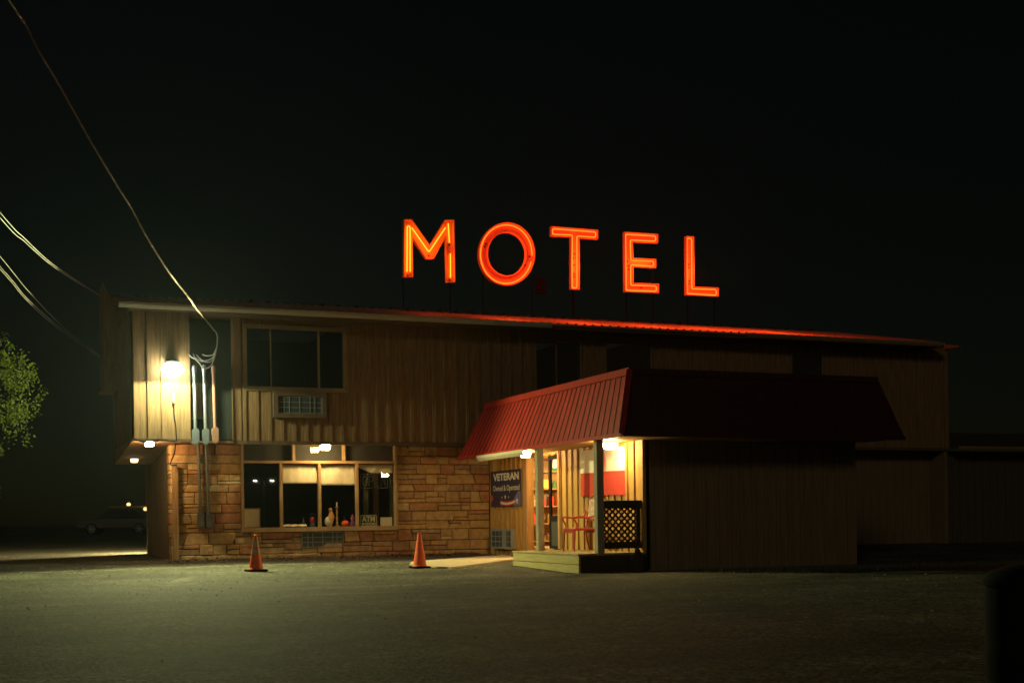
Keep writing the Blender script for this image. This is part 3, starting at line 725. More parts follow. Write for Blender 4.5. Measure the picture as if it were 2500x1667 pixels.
mb = MB(); mb.ball((FL.x, -BAY-.22, FL.z-.04), .17, 18, (1.4,.8,.85)); mb.build('lens', M['lens_flood'], fl_, smooth=True)
light('flood_bulb', (FL.x, -1.42, FL.z-.2), 2250, (.98,1,.42), .06, fl_, spot=(rad(152), .25, (.1,-1,-.2)))
light('flood_spill', (FL.x, -1.58, FL.z-.27), 250, (.88,1,.60), .05, fl_, spot=(rad(176), .06, (0,0,-1)))
# photocell pipe below the flood lamp
mb = MB(); a = P(423, 950, 1.0); b = P(424, 985, 1.0); 
cell = thing('photocell', (a[0], -BAY, b[1]), 'small grey photocell tube on a cord below the flood light', 'sensor')
mb.lathe([(.022,0),(.03,.02),(.03,.2),(.02,.22)], (a[0], -BAY-.07, b[1]+.0), 12); mb.build('tube', M['steel'], cell, smooth=True)
mb = MB(); q = [P(424, 985, 1.0), P(425, 1010, 1.0), P(429, 1040, 1.0), P(431, 1075, 1.0)]
mb.tube([(x, -1.0, z) for x, z in q], .012, 6); mb.build('cord', M['black'], cell, smooth=True)

def lamp_lens(power, size):
    return emit('warm_lamp_glass', (1,.67,.29) if power > 30 else (1,.70,.34), power/39.5/(3.0*(size*.5)**2))
def jar_light(name, c, size, lens, label, power, group, side=None, plate=True):
    """shallow square-jar ceiling fixture hanging from a soffit; c = top centre"""
    t = thing(name, c, label, 'light', group)
    m1 = MB(); m1.lathe([(size*.62, -.028),(size*.66,-.02),(size*.66,0)], c, 24); m1.build('base_plate', M['dark_steel'] if plate else M['white'], t, smooth=True)
    m1 = MB()
    prof = [(size*.40,-.03-size*.56),(size*.50,-.03-size*.51),(size*.56,-.03-size*.2),(size*.56,-.03)]
    bm = bmesh.new(); n = 28; rings = []
    for r, z in prof:
        ring = []
        for k in range(n):
            a = 2*PI*k/n; ca, sa = math.cos(a), math.sin(a); e = (abs(ca)**4+abs(sa)**4)**(-.25)
            ring.append((c[0]+r*ca*e, c[1]+r*sa*e, c[2]+z))
        rings.append(ring)
    bm.free()
    m1.add([v for g in rings for v in g], [(i*n+k, i*n+(k+1) % n, (i+1)*n+(k+1) % n, (i+1)*n+k) for i in range(3) for k in range(n)] + [tuple(range(n))[::-1]])
    m1.build('lamp_glass', lamp_lens(power, size), t, smooth=True)
    return t
SG = 'warm jar lights under the eaves'
def under(px, py, n, z): # x of a fixture whose glass shows at px on a ceiling at height z
    return (P(px, py, n)[0], -n, z)
# carport pair: solve depth from the ceiling height
def on_ceiling(px, py, z):
    d = ray(px, py); t = (z-CAM.z)/d.z; p = CAM + d*t; return p
c1 = on_ceiling(365, 1086, Z1-.041); c1 = Vector((0, -.72, soff(-.72)-.001)); c1.x = P(365, 1096, .72)[0]
jar_light('soffit_light', c1, .165, 'lens_warm', 'bright jar light under the carport soffit, nearest the stone corner', 250, SG)
yc2 = DEPTH*.62; c2 = Vector((P(328, 1132, -yc2)[0], yc2, soff(yc2)-.001))
jar_light('soffit_light', c2, .15, 'lens_dim', 'dimmer jar light farther back under the carport soffit', 3.5, SG)
c3 = Vector((P(794, 1083, .50)[0], -.50, Z1-.041))
jar_light('soffit_light', c3, .185, 'lens_warm', 'jar light glowing above the shop window under the overhang', 205, SG)
c4 = Vector((-.62, Q(1283, 1102, -.62)[0], ZC)); 
jar_light('porch_light', c4, .17, 'lens_warm', 'porch ceiling light beside the white gutter end', 250, SG, plate=False)
c5 = Vector((-.55, -NF+.55, ZC)); c5.x = P(1490, 1074, NF-.55)[0]
jar_light('porch_light', c5, .21, 'lens_warm', 'porch ceiling light next to the dark front post and red mansard corner', 240, SG)
# rear wall lamp lighting the drive behind the building
rl = thing('rear_wall_light', (XC+1.0, LD+.13, 2.2), 'wall lamp behind the motel lighting the drive beyond the carport', 'light')
mb = MB(); mb.cbox(XC+.9, XC+1.1, LD+.125, LD+.3, 2.15, 2.35, .02); mb.build('housing', M['dark_steel'], rl)
light('bulb', (XC+.3, LD+.30, 2.2), 2000, (1,.78,.38), .05, rl, spot=(rad(150), .15, (-.25,.35,-1)))

# ------------------------------------------------------------------ rooftop MOTEL sign
NS = -2.2
def S(px, py): return P(px, py, NS)
def c5p(x, y): return (960 + x/5.227, 500 + y/5.227)
def c6p(x, y): return (1320 + x/4.9, 500 + y/4.9)
sign = thing('rooftop_sign', (2.5, 2.2, zr(2.2)), 'rooftop MOTEL sign of five open channel letters with glowing orange neon', 'sign')
def inset(poly, d):
    n = len(poly); A = sum(poly[i][0]*poly[(i+1) % n][1]-poly[(i+1) % n][0]*poly[i][1] for i in range(n)); sg = 1 if A > 0 else -1
    out = []
    for i in range(n):
        p0, p1, p2 = (Vector(poly[i-1]), Vector(poly[i]), Vector(poly[(i+1) % n]))
        a = (p1-p0).normalized(); b = (p2-p1).normalized()
        na = Vector((-a.y, a.x))*sg; nb = Vector((-b.y, b.x))*sg
        m = (na+nb); k = d/max(.3, (1+na.dot(nb)))
        out.append(tuple(p1 + m*k))
    return out
CH = .13        # channel depth
def channel(poly, material, holes=None):
    mb = MB(); y0 = -NS; y1 = -NS - CH
    bm = bmesh.new()
    vs = [bm.verts.new((x, y0, z)) for x, z in poly]; es = [bm.edges.new((vs[i], vs[(i+1) % len(vs)])) for i in range(len(vs))]
    if holes:
        hv = [bm.verts.new((x, y0, z)) for x, z in holes]; es += [bm.edges.new((hv[i], hv[(i+1) % len(hv)])) for i in range(len(hv))]
    bmesh.ops.triangle_fill(bm, use_beauty=True, edges=es)
    mb.frombm(bm)
    for pl, s in ((poly, 1),) + (((holes, -1),) if holes else ()):
        ip = inset(pl, .018*s); n = len(pl)
        for i in range(n):
            j = (i+1) % n; a, b, c, d = pl[i], pl[j], ip[j], ip[i]
            mb.add([(a[0],y0,a[1]),(b[0],y0,b[1]),(b[0],y1,b[1]),(a[0],y1,a[1]),(d[0],y0,d[1]),(c[0],y0,c[1]),(c[0],y1,c[1]),(d[0],y1,d[1])],
                   [(0,1,2,3),(3,2,6,7),(7,6,5,4)])
    # dark back pan
    return mb
def roundpath(pts, r=.05, closed=True, n=4):
    out = []; N = len(pts)
    for i in range(N):
        p0, p1, p2 = Vector(pts[i-1]), Vector(pts[i]), Vector(pts[(i+1) % N])
        if not closed and i in (0, N-1): out.append(tuple(p1)); continue
        a = p1 + (p0-p1).normalized()*min(r, (p0-p1).length*.4); b = p1 + (p2-p1).normalized()*min(r, (p2-p1).length*.4)
        for k in range(n+1):
            t = k/n; out.append(tuple(a*(1-t)**2 + p1*2*t*(1-t) + b*t*t))
    return out
TR = .014
def tube_of(mb, pts, closed, r=TR, y=None, rr=.05):
    y = -NS - .07 if y is None else y
    q = roundpath(pts, rr, closed)
    mb.tube([(x, y, z) for x, z in q], r, 7, closed)
def letter(poly, tubes, label, material='letter', neon='neon', holes=None, bits=()):
    mb = channel(poly, material, holes)
    o = mb.build('letter', M[material], sign, fixn=True)
    o['label'] = label
    mb = MB()
    for pts, cl in tubes: tube_of(mb, pts, cl)
    if tubes: mb.build('neon_tube', M[neon], o, smooth=True)
    for p in bits:
        mb = MB(); x, z = S(*p); mb.box(x-.018, x+.018, -NS-.03, -NS-.004, z-.018, z+.018); mb.build('tube_clip', M['dark_steel'], o)
    return o
Mp = [S(*c5p(*q)) for q in ((118,200),(222,200),(445,525),(638,205),(760,205),(773,1000),(665,1000),(652,425),(497,700),(405,700),(230,440),(235,935),(113,935))]
mt = [([S(*c5p(*q)) for q in ((165,860),(168,280),(205,280),(205,860))], False),
      ([S(*c5p(*q)) for q in ((226,300),(445,612),(655,300))], False),
      ([S(*c5p(*q)) for q in ((690,245),(706,490))], False), ([S(*c5p(*q)) for q in ((718,630),(720,935))], False)]
letter(Mp, mt, 'letter M with amber channel brightened to look lit and broken right-hand tube', 'letter_m', 'neon_m', bits=[c5p(183,905), c5p(720,965), c5p(452,650), c5p(712,510)])
def ell(cx, cy, rx, ry, n=56, a0=0, a1=2*PI, conv=c5p):
    full = abs(a1-a0) > 6.2
    return [S(*conv(cx+rx*math.cos(a0+(a1-a0)*k/(n if full else n-1)), cy+ry*math.sin(a0+(a1-a0)*k/(n if full else n-1)))) for k in range(n)]
letter(ell(1430,638,358,402), [(ell(1430,638,328,372,60,rad(15),rad(363)), False), ], 'round letter O', holes=ell(1430,638,244,276),
       bits=[c5p(1180,500), c5p(1165,535), c5p(1680,770), c5p(1560,975), c5p(1430,345), c5p(1740,660)])
Tp = [S(*c6p(*q)) for q in ((107,268),(667,312),(665,423),(442,405),(443,1027),(340,1020),(343,393),(107,383))]
Ep = [S(*c6p(*q)) for q in ((980,335),(1382,360),(1380,468),(1080,452),(1085,648),(1357,660),(1355,767),(1085,748),(1085,945),(1390,955),(1390,1065),(987,1050))]
Lp = [S(*c6p(*q)) for q in ((1717,383),(1810,390),(1812,990),(2105,998),(2103,1110),(1717,1087))]
letter(Tp, [(inset(Tp, .055), True)], 'letter T', bits=[c6p(400,590), c6p(385,640), c6p(398,720), c6p(398,825), c6p(398,860)])
ei = inset(Ep, .055)
letter(Ep, [(ei, True)], 'letter E', bits=[c6p(1038,680), c6p(1050,735), c6p(1052,775), c6p(1320,700), c6p(1200,990)])
letter(Lp, [(inset(Lp, .052), True)], 'letter L', bits=[c6p(1768,715), c6p(1768,752), c6p(1775,910), c6p(1775,945), c6p(1745,830)])
for px_, py_, e in ((1043,690,.5),(1233,690,1),(1403,700,1),(1558,705,1),(1690,715,1)):
    x, z = S(px_, py_); light('neon_glow', (x, -NS-.55, z+.55), 80*e, (1,.085,.012), .3, sign)
mb = MB()
for px0, px1, pb in ((985,1100,700),(1180,1300,700),(1398,1402,708),(1530,1595,718),(1680,1745,728)):
    for px_ in (px0, px1):
        x, z = S(px_, pb-12); mb.box(x-.012, x+.012, -NS+.03, -NS+.055, zr(2.2)-.02, z+.5)
xa, za1 = S(975, 690); xb, zb1 = S(1755, 725)
mb.box(xa, xb, -NS+.06, -NS+.08, zr(2.2)+.02, zr(2.2)+.05)
mb.build('support_frame', M['sign_black'], sign)
x, z = S(1318, 698)
mb = MB(); mb.cbox(x-.14, x+.16, -NS-.05, -NS+.02, z-.22, z+.22, .01); mb.build('transformer_box', M['sign_black'], sign)

# ------------------------------------------------------------------ air conditioners
def ac_unit(rc, n, label, wood=None, depth=.06, cols=7, panel=False, mp=None):
    x0, x1, z0, z1 = rc
    t = thing('air_conditioner', ((x0+x1)/2, -n, z0), label, 'air conditioner', 'through-wall air conditioners')
    y0 = -n - depth
    m1 = MB(); m1.box(x0, x1, y0+.012, -n-.001 + (.0), z0, z1); m1.build('core', M['ac_dark'], t)
    m1 = MB()
    for k in range(4):
        z = z0 + (z1-z0)*k/3; m1.box(x0-.012, x1+.012, y0, y0+.011, z-.007, z+.007)
    for fx in (0,.14,.26,.5,.74,.85,1):
        x = x0 + (x1-x0)*fx; m1.box(x-.007, x+.007, y0-.002, y0+.0095, z0, z1)
    m1.build('grille', M['ac'], t)
    if wood:
        m1 = MB(); a = .11
        m1.box(x0-a, x0-.015, y0-.05, -n-.034, z0-a, z1+a); m1.box(x1+.015, x1+a, y0-.05, -n-.034, z0-a, z1+a)
        m1.box(x0-.015, x1+.015, y0-.05, -n-.034, z1+.015, z1+a); m1.box(x0-.015, x1+.015, y0-.05, -n-.034, z0-a, z0-.015)
        m1.build('wood_box', M['trim_brown'], t)
    return t
ac_unit(AC1, U, 'boxed-in air conditioner below the large upstairs window', wood=True, depth=.14)
ac_unit(AC2, 0, 'flush air conditioner grille in the stone below the shop window', depth=.07)
# the one in the wing side wall
y0, z0 = Q(1214, 1333); y1, _ = Q(1261, 1333); z1 = Q(1238, 1296)[1]
if y0 > y1: y0, y1 = y1, y0
t = thing('air_conditioner', (0, (y0+y1)/2, z0), 'white air conditioner low in the wooden wing wall under the VETERAN banner', 'air conditioner', 'through-wall air conditioners')
mb = MB(); mb.box(-.13, -.034, y0, y1, z0, z1); mb.build('core', M['ac_dark'], t)
mb = MB()
mb.box(-.15, -.035, y0-.05, y0, z0-.05, z1+.05); mb.box(-.15, -.035, y1, y1+.05, z0-.05, z1+.05); mb.box(-.15, -.035, y0, y1, z1, z1+.05); mb.box(-.15, -.035, y0, y1, z0-.05, z0)
ymid = y0+(y1-y0)*.36; mb.box(-.148, -.131, ymid-.14, ymid+.1, z0, z1)
for k in (1, 2): mb.box(-.145, -.131, y0, y1, z0+(z1-z0)*k/3-.01, z0+(z1-z0)*k/3+.01)
for k in (.15,.6,.8): mb.box(-.143, -.131, y0+(y1-y0)*k-.008, y0+(y1-y0)*k+.008, z0, z1)
mb.build('grille', M['ac'], t)

# ------------------------------------------------------------------ electrical service: conduits and cables
def conduit(px0, py0, px1, py1, n, material, label, body=True, head=True, low=None, r=.036):
    xa, za_ = P(px0, py0, n); xb, zb_ = P(px1, py1, n); y = -n
    t = thing('service_conduit', (xb, y, zb_), label, 'conduit', 'electrical conduits on the service panel')
    m1 = MB(); m1.tube([(xa, y, za_), (xb, y, zb_)], r, 14); m1.build('pipe', material, t, smooth=True)
    if head:
        m1 = MB(); m1.lathe([(r*1.25,-.05),(r*1.4,.02),(r*1.2,.09),(r*.5,.12)], (xa, y, za_), 14); m1.build('weatherhead', material, t, smooth=True)
    if body:
        m1 = MB(); L2 = .17
        prof = []
        for k in range(20):
            a = 2*PI*k/20; prof.append((.075*math.cos(a), L2*.62*(1 if math.sin(a) > 0 else -1)*1 + .075*math.sin(a)))
        m1.prism(prof, lambda a, b: (xb+a, y-.075, zb_-.14+b), lambda a, b: (xb+a, y+.05, zb_-.14+b))
        m1.build('conduit_body', material, t)
        m1 = MB(); prof2 = [(a*.82, b*.9) for a, b in prof]
        m1.prism(prof2, lambda a, b: (xb+a, y-.083, zb_-.14+b), lambda a, b: (xb+a, y-.0755, zb_-.14+b)); m1.build('cover_plate', material, t)
    for k in (.25, .8):
        m1 = MB(); z = za_+(zb_-za_)*k; m1.box(xb-.07, xb+.05, y+.0, y+.012, z-.012, z+.012)
        m1.build('pipe_strap', M['darker_steel'], t)
    return t, (xa, y, za_)
_, h1 = conduit(474, 905, 477, 1050, BAY, M['steel'], 'grey conduit nearest the flood light, leftmost of the three')
_, h2 = conduit(498, 903, 502, 1050, BAY, M['steel'], 'grey conduit between its grey twin and the pinkish one')
_, h3 = conduit(521, 905, 525, 1047, BAY, M['pink_pipe'], 'pinkish painted conduit right of the two grey ones')
conduit(484, 1080, 490, 1252, .12, M['darker_steel'], 'dull conduit running down the stone wall, left of a pair', head=False)
conduit(503, 1080, 510, 1256, .12, M['darker_steel'], 'dull conduit running down the stone wall, right of a pair', head=False)
# rust-red downpipe on the panel behind the conduits
xa, za_ = P(470, 905, PANEL+.06); xb, zb_ = P(487, 1060, PANEL+.06)
dp = MB(); dp.box(xb-.06, xb+.05, -PANEL-.12, -PANEL-.003, P(487,1022,PANEL)[1], P(487,935,PANEL)[1]); 
o = dp.build('meter_trunking', M['pink_pipe']); tag(o, 'short pinkish trunking box behind the grey conduits', 'trunking')

def sag(a, b, s, n=24):
    a, b = Vector(a), Vector(b)
    return [a.lerp(b, k/n) + Vector((0,0,-s*4*(k/n)*(1-k/n))) for k in range(n+1)]
def path3(pix, D0, D1):
    n = len(pix); return [at_depth(px, py, D0+(D1-D0)*k/(n-1)) for k, (px, py) in enumerate(pix)]
def smooth_path(pts, sub=6):
    out = []; N = len(pts)
    for i in range(N-1):
        p0, p1, p2, p3 = pts[max(i-1,0)], pts[i], pts[i+1], pts[min(i+2,N-1)]
        for k in range(sub):
            t = k/sub
            out.append(0.5*((2*p1) + (p2-p0)*t + (2*p0-5*p1+4*p2-p3)*t*t + (3*p1-p0-3*p2+p3)*t**3))
    out.append(pts[-1]); return out
def span(pix, A, B):        # measured points of a cable that hangs in the vertical plane through A and B
    n = Vector((B.y-A.y, A.x-B.x, 0)).normalized(); out = []
    for a, b in pix:
        d = ray(a, b); out.append(CAM + d*((A-CAM).dot(n)/d.dot(n)))
    return out
# the pole that carries the cables stands left of the picture
pp = at_depth(-420, 1286, 14.0); PTOP = 10.6
up_ = thing('utility_pole', (pp.x, pp.y, gz(pp.y)), 'wooden utility pole left of the lot carrying the overhead cables', 'pole')
mb = MB(); mb.tube([(pp.x, pp.y, gz(pp.y)-.1), (pp.x, pp.y, PTOP)], [.16, .11], 14); mb.build('shaft', M['bark'], up_, smooth=True)
mb = MB(); mb.cbox(pp.x-.9, pp.x+.9, pp.y-.16, pp.y-.07, PTOP-.55, PTOP-.43); mb.build('crossarm', M['bark'], up_)
# the twisted service drop coming in from a pole behind the camera, top left
d_end = Vector((P(528, 812, 1.2)[0], -1.2, P(528, 812, 1.2)[1])); d_top = Vector((pp.x, pp.y, PTOP-.5))
drop = smooth_path([d_top] + span([(27,9),(56,49),(96,127),(143,205),(183,277),(223,348),(263,415),(290,460),(321,509),(357,576),(403,650),(432,690),(457,721),(483,757),(512,793)], d_top, d_end) + [d_end], 10)
drop[-1] = d_end
sd = thing('service_cable', d_end, 'long twisted service cable sweeping down from the top left to the motel wall', 'cable')
for j, (m_, ph) in enumerate(((M['cable'], 0), (M['cable'], 2.1), (M['cable_red'], 4.2))):
    m1 = MB(); q = []
    # resample finely for the twist
    fine = smooth_path(drop, 5)
    for i, p in enumerate(fine):
        a = i*.36 + ph; q.append(p + cR*(math.cos(a)*.010) + Vector((0,0,1))*(math.sin(a)*.010))
    m1.tube(q, .0055, 5); m1.build('strand', m_, sd, smooth=True)
loops = thing('drip_loop', d_end, 'drooping loops of cable hanging between the service cable and the conduit heads', 'cable')
def loop(pix, r=.01, n0=1.2, n1=1.0):
    N = len(pix); pts = []
    for k, (a, b) in enumerate(pix):
        n = n0 + (n1-n0)*k/(N-1); x, z = P(a, b, n); pts.append(Vector((x, -n, z)))
    m1 = MB(); m1.tube(smooth_path(pts, 6), r, 6); m1.build('loop_wire', M['cable'], loops, smooth=True)
loop([(528,812),(531,825),(529,850),(525,870),(516,892),(505,899),(495,898),(488,888),(478,877),(468,872),(462,866)], .013)
loop([(528,850),(522,864),(512,868),(502,868),(494,865)], .012)
loop([(527,855),(520,872),(508,879),(496,880),(486,873),(480,866)], .012)
loop([(526,860),(518,880),(507,884),(497,882),(488,880),(476,872),(472,864)], .009)
# overhead wires running off the left edge to a pole across the lot
GW = 'overhead wires entering from the left edge'
def wire(pix, D0, D1, label, r=.0055, m_='cable'):
    e_ = at_depth(*pix[-1], D1); a_ = Vector((pp.x+.1, pp.y, D0)); m1 = MB(); m1.tube(smooth_path([a_] + span(pix[1:-1], a_, e_) + [e_], 8), r, 6); o = m1.build('overhead_wire', M[m_], smooth=True)
    return tag(o, label, 'wire', GW)
wire([(-60,468),(0,519),(60,582),(120,638),(180,680),(235,715),(290,745)], 6.75, 31, 'overhead wire, upper strand of the higher pair at the left edge')
wire([(-60,482),(0,532),(60,590),(120,643),(180,684),(235,716),(290,746)], 6.65, 31.1, 'overhead wire, lower strand of the higher pair at the left edge')
wire([(-60,556),(0,626),(60,700),(120,765),(170,812),(215,846),(262,880)], 6.25, 34, 'overhead wire, topmost of the three lower strands at the left edge')
wire([(-60,585),(0,650),(60,722),(120,778),(170,818),(215,850),(262,882)], 6.0, 34.1, 'overhead wire, middle of the three lower strands at the left edge')
wire([(-60,592),(0,657),(55,722),(115,780),(168,820),(215,852),(262,884)], 5.9, 34.2, 'overhead wire, lowest of the three lower strands at the left edge')
# loose cable bundle at the carport corner
m1 = MB()
q = [P(a, b, 1.02) for a, b in ((322,1064),(330,1072),(345,1076),(365,1077),(385,1073),(405,1075),(428,1077))]
m1.tube(smooth_path([Vector((x, -1.02, z)) for x, z in q], 5), .014, 6)
q = [P(a, b, 1.03) for a, b in ((330,1073),(350,1079),(370,1080),(392,1074))]
m1.tube(smooth_path([Vector((x, -1.03, z)) for x, z in q], 5), .012, 6)
q = [P(a, b, .3) for a, b in ((428,1082),(426,1105),(418,1125),(416,1133),(424,1136),(432,1134))]
m1.tube(smooth_path([Vector((x, -.3, z)) for x, z in q], 5), .016, 6)
tag(m1.build('slack_cable', M['black'], smooth=True), 'black slack cable draped along the carport edge and down the stone corner', 'cable')

# ------------------------------------------------------------------ traffic cones
def make_cone(loc, label, bands, h=.71):
    t = thing('traffic_cone', loc, label, 'cone', 'orange traffic cones on the asphalt')
    m1 = MB(); b = .185
    bm = bmesh.new(); bmesh.ops.create_cube(bm, size=1)
    for v in bm.verts: v.co = Vector((loc[0]+v.co.x*2*b*.97, loc[1]+v.co.y*2*b*.97, loc[2]+.02+v.co.z*.04))
    bmesh.ops.bevel(bm, geom=bm.edges[:], offset=.015, segments=2, affect='EDGES'); m1.frombm(bm); m1.build('base', M['black'], t)
    def r_at(z): return .135 + (.03-.135)*((z-.045)/(h-.045))
    m1 = MB(); m1.lathe([(.155,.04),(.15,.055)] + [(r_at(z), z) for z in (.06,.2,.35,.5,.62,.68)] + [(.034,.685),(.034,h-.004),(.028,h)], loc, 32); m1.build('cone_body', M['orange'], t, smooth=True)
    for z0, z1 in bands:
        m1 = MB(); n = 32; vs = []
        for z in (z0, z1):
            for k in range(n):
                a = 2*PI*k/n; vs.append((loc[0]+(r_at(z)+.0025)*math.cos(a), loc[1]+(r_at(z)+.0025)*math.sin(a), loc[2]+z))
        m1.add(vs, [(k, (k+1) % n, n+(k+1) % n, n+k) for k in range(n)]); m1.build('reflective_band', M['band'], t, smooth=True)
    return t
ca = G(625, 1394); cb = G(1025, 1386)
c1_ = make_cone(ca, 'traffic cone with two worn pale bands in front of the shop window', [(.34,.42),(.475,.60)])
c2_ = make_cone(cb, 'plain orange traffic cone without bands beside the concrete walk', [])
c1_.rotation_euler = (0,0,.25); c2_.rotation_euler = (0,0,.1)

# ------------------------------------------------------------------ things in the shop window
yb_ = .13
GB = 'cream roller blinds in the shop window'
def blind(px0, py0, px1, py1, label, fold=False):
    x0, x1, z0, z1 = rect(px0, py0, px1, py1, -.06)
    m1 = MB(); nx, nz = 14, 10; vs = []
    for j in range(nz+1):
        for i in range(nx+1):
            u, v = i/nx, j/nz
            x = x0+(x1-x0)*u; z = z1-(z1-z0)*v
            if fold and u < .35: z = z1-(z1-z0)*v*(.35+.65*(u/.35)); x += (1-u/.35)*.0
            vs.append((x, .07+.012*math.sin(u*9+v*2)+.006*math.sin(u*23), z))
    m1.add(vs, [(j*(nx+1)+i, j*(nx+1)+i+1, (j+1)*(nx+1)+i+1, (j+1)*(nx+1)+i) for j in range(nz) for i in range(nx)])
    o = m1.build('roller_blind', M['cream_cloth'], smooth=True); sm = o.modifiers.new('thickness', 'SOLIDIFY'); sm.thickness = .004
    tag(o, label, 'blind', GB)
blind(688, 1134, 775, 1180, 'cream blind pulled down in the second shop pane from the left')
blind(783, 1134, 868, 1184, 'cream blind pulled down in the third shop pane, right of the other full blind')
blind(876, 1134, 958, 1154, 'short rolled-up blind with a sagging corner above the ATM sign', True)
def leanpic():
    x0, x1, z0, z1 = rect(594, 1240, 635, 1286, -.2)
    t = thing('framed_board', ((x0+x1)/2, .2, ZS), 'blank cream framed board leaning in the left shop pane', 'board')
    m1 = MB(); w = .025
    for a, b, c, d in ((x0,x0+w,ZS,z1),(x1-w,x1,ZS,z1),(x0+w,x1-w,z1-w,z1),(x0+w,x1-w,ZS,ZS+w)): m1.box(a, b, .17, .2, c, d)
    m1.build('frame', M['trim'], t); m1 = MB(); m1.box(x0+w, x1-w, .18, .195, ZS+w, z1-w); m1.build('backing', M['paper'], t)
leanpic()
def item(name, px, label, cat, fn, y=.25, group=None):
    x = P(px, 1280, -y)[0]; t = thing(name, (x, y, ZS), label, cat, group); fn(t, x, y); return t
def f_pumpkin(t, x, y):
    m1 = MB(); n, k = 32, 10; vs = []; r = .095
    for j in range(k+1):
        th = PI*j/k
        for i in range(n):
            a = 2*PI*i/n; q = r*(1-.1*abs(math.sin(a*4)))
            vs.append((x+q*math.sin(th)*math.cos(a), y+q*math.sin(th)*math.sin(a), ZS+.07+.072*math.cos(th)))
    m1.add(vs, [(j*n+i, j*n+(i+1) % n, (j+1)*n+(i+1) % n, (j+1)*n+i) for j in range(k) for i in range(n)]); m1.build('fruit', M['pumpkin'], t, smooth=True)
    m1 = MB(); m1.tube([(x, y, ZS+.13), (x-.01, y, ZS+.18), (x-.035, y, ZS+.24)], [.016,.012,.009], 7); m1.build('stalk', M['bark'], t, smooth=True)
item('pumpkin', 843, 'small orange pumpkin on the shop window sill', 'pumpkin', f_pumpkin)
red = mat('lantern_red_glass', (.35,.015,.03), .25, 0, .5); blue = mat('lantern_blue_base', (.03,.06,.14), .5)
def f_lantern(t, x, y):
    m1 = MB(); m1.lathe([(.06,0),(.065,.03),(.05,.07),(.03,.08)], (x,y,ZS), 16); m1.build('base', blue, t, smooth=True)
    m1 = MB(); m1.lathe([(.03,.08),(.05,.13),(.048,.18),(.032,.23),(.02,.24)], (x,y,ZS), 16); m1.build('globe', red, t, smooth=True)
    m1 = MB(); m1.tube([(x-.055,y,ZS+.06),(x-.07,y,ZS+.2),(x-.05,y,ZS+.29),(x,y,ZS+.32),(x+.05,y,ZS+.29),(x+.07,y,ZS+.2),(x+.055,y,ZS+.06)], .006, 6); m1.build('wire_frame', blue, t, smooth=True)
item('lantern', 763, 'red glass lantern with a dark blue base on the window sill', 'lantern', f_lantern)
ow = mat('pale_plaster', (.55,.50,.38), .7); oo = mat('tan_plaster', (.5,.24,.08), .7)
def f_goose(t, x, y):
    m1 = MB(); m1.ball((x-.03,y,ZS+.12), .13, 14, (.75,.7,.95)); m1.lathe([(.06,0),(.07,.02),(.05,.05)], (x-.02,y,ZS), 14); m1.build('body', ow, t, smooth=True)
    m1 = MB(); m1.tube([(x+.0,y-.01,ZS+.16),(x+.03,y-.02,ZS+.24),(x+.02,y-.02,ZS+.33),(x+.01,y-.03,ZS+.37)], [.085,.075,.045,.03], 12); m1.build('breast', oo, t, smooth=True)
    m1 = MB(); m1.ball((x+.005,y-.03,ZS+.40), .045, 12); m1.tube([(x+.02,y-.06,ZS+.40),(x+.05,y-.09,ZS+.385)], [.015,.004], 6); m1.build('head', oo, t, smooth=True)
item('bird_figurine', 806, 'cream and tan bird figurine on the sill under the third pane', 'figurine', f_goose)
br = mat('brass', (.45,.33,.13), .35, .6)
def f_stick(t, x, y):
    m1 = MB(); m1.lathe([(.06,0),(.06,.015),(.02,.04),(.035,.09),(.018,.13),(.03,.2),(.016,.26),(.028,.34),(.014,.42),(.04,.45),(.04,.47)], (x,y,ZS), 14); m1.build('stem', br, t, smooth=True)
    m1 = MB(); m1.lathe([(.018,.47),(.018,.58)], (x,y,ZS), 10); m1.build('candle', ow, t, smooth=True)
item('candlestick', 823, 'tall turned brass candlestick beside the bird figurine', 'candlestick', f_stick, .3)
pur = mat('purple_doll_cloth', (.14,.04,.12), .8); pk = mat('pink_doll_face', (.6,.25,.2), .7)
def f_doll(t, x, y):
    m1 = MB(); m1.lathe([(.075,0),(.07,.05),(.045,.13),(.03,.15)], (x,y,ZS), 14); m1.build('body', pur, t, smooth=True)
    m1 = MB(); m1.ball((x,y,ZS+.19), .05, 12); m1.build('head', pk, t, smooth=True)
    m1 = MB(); m1.lathe([(.06,.2),(.04,.23),(.012,.29)], (x,y,ZS), 12); m1.build('hat', pur, t, smooth=True)
item('doll', 861, 'small purple doll with a pointed hat right of the pumpkin', 'doll', f_doll)
def f_cloth(t, x, y):
    m1 = MB(); nx, ny = 18, 8; vs = []
    for j in range(ny+1):
        for i in range(nx+1): vs.append((x-.27+.54*i/nx, y-.1+.2*j/ny, ZS+.012+.05*abs(math.sin(i*1.1+j*.8))*math.sin(PI*j/ny)+.02*R.random()))
    m1.add(vs, [(j*(nx+1)+i, j*(nx+1)+i+1, (j+1)*(nx+1)+i+1, (j+1)*(nx+1)+i) for j in range(ny) for i in range(nx)]); m1.build('fabric', M['cream_cloth'], t, smooth=True)
item('crumpled_cloth', 719, 'crumpled cream cloth lying on the window sill', 'cloth', f_cloth)
def f_bottle(t, x, y):
    m1 = MB(); m1.lathe([(.035,0),(.037,.02),(.037,.13),(.014,.18),(.013,.23)], (x,y,ZS), 14); m1.build('glass_body', mat('bottle_glass', (.05,.05,.035), .15, 0, .6), t, smooth=True)
item('bottle', 741, 'dark glass bottle left of the red lantern', 'bottle', f_bottle, .3)
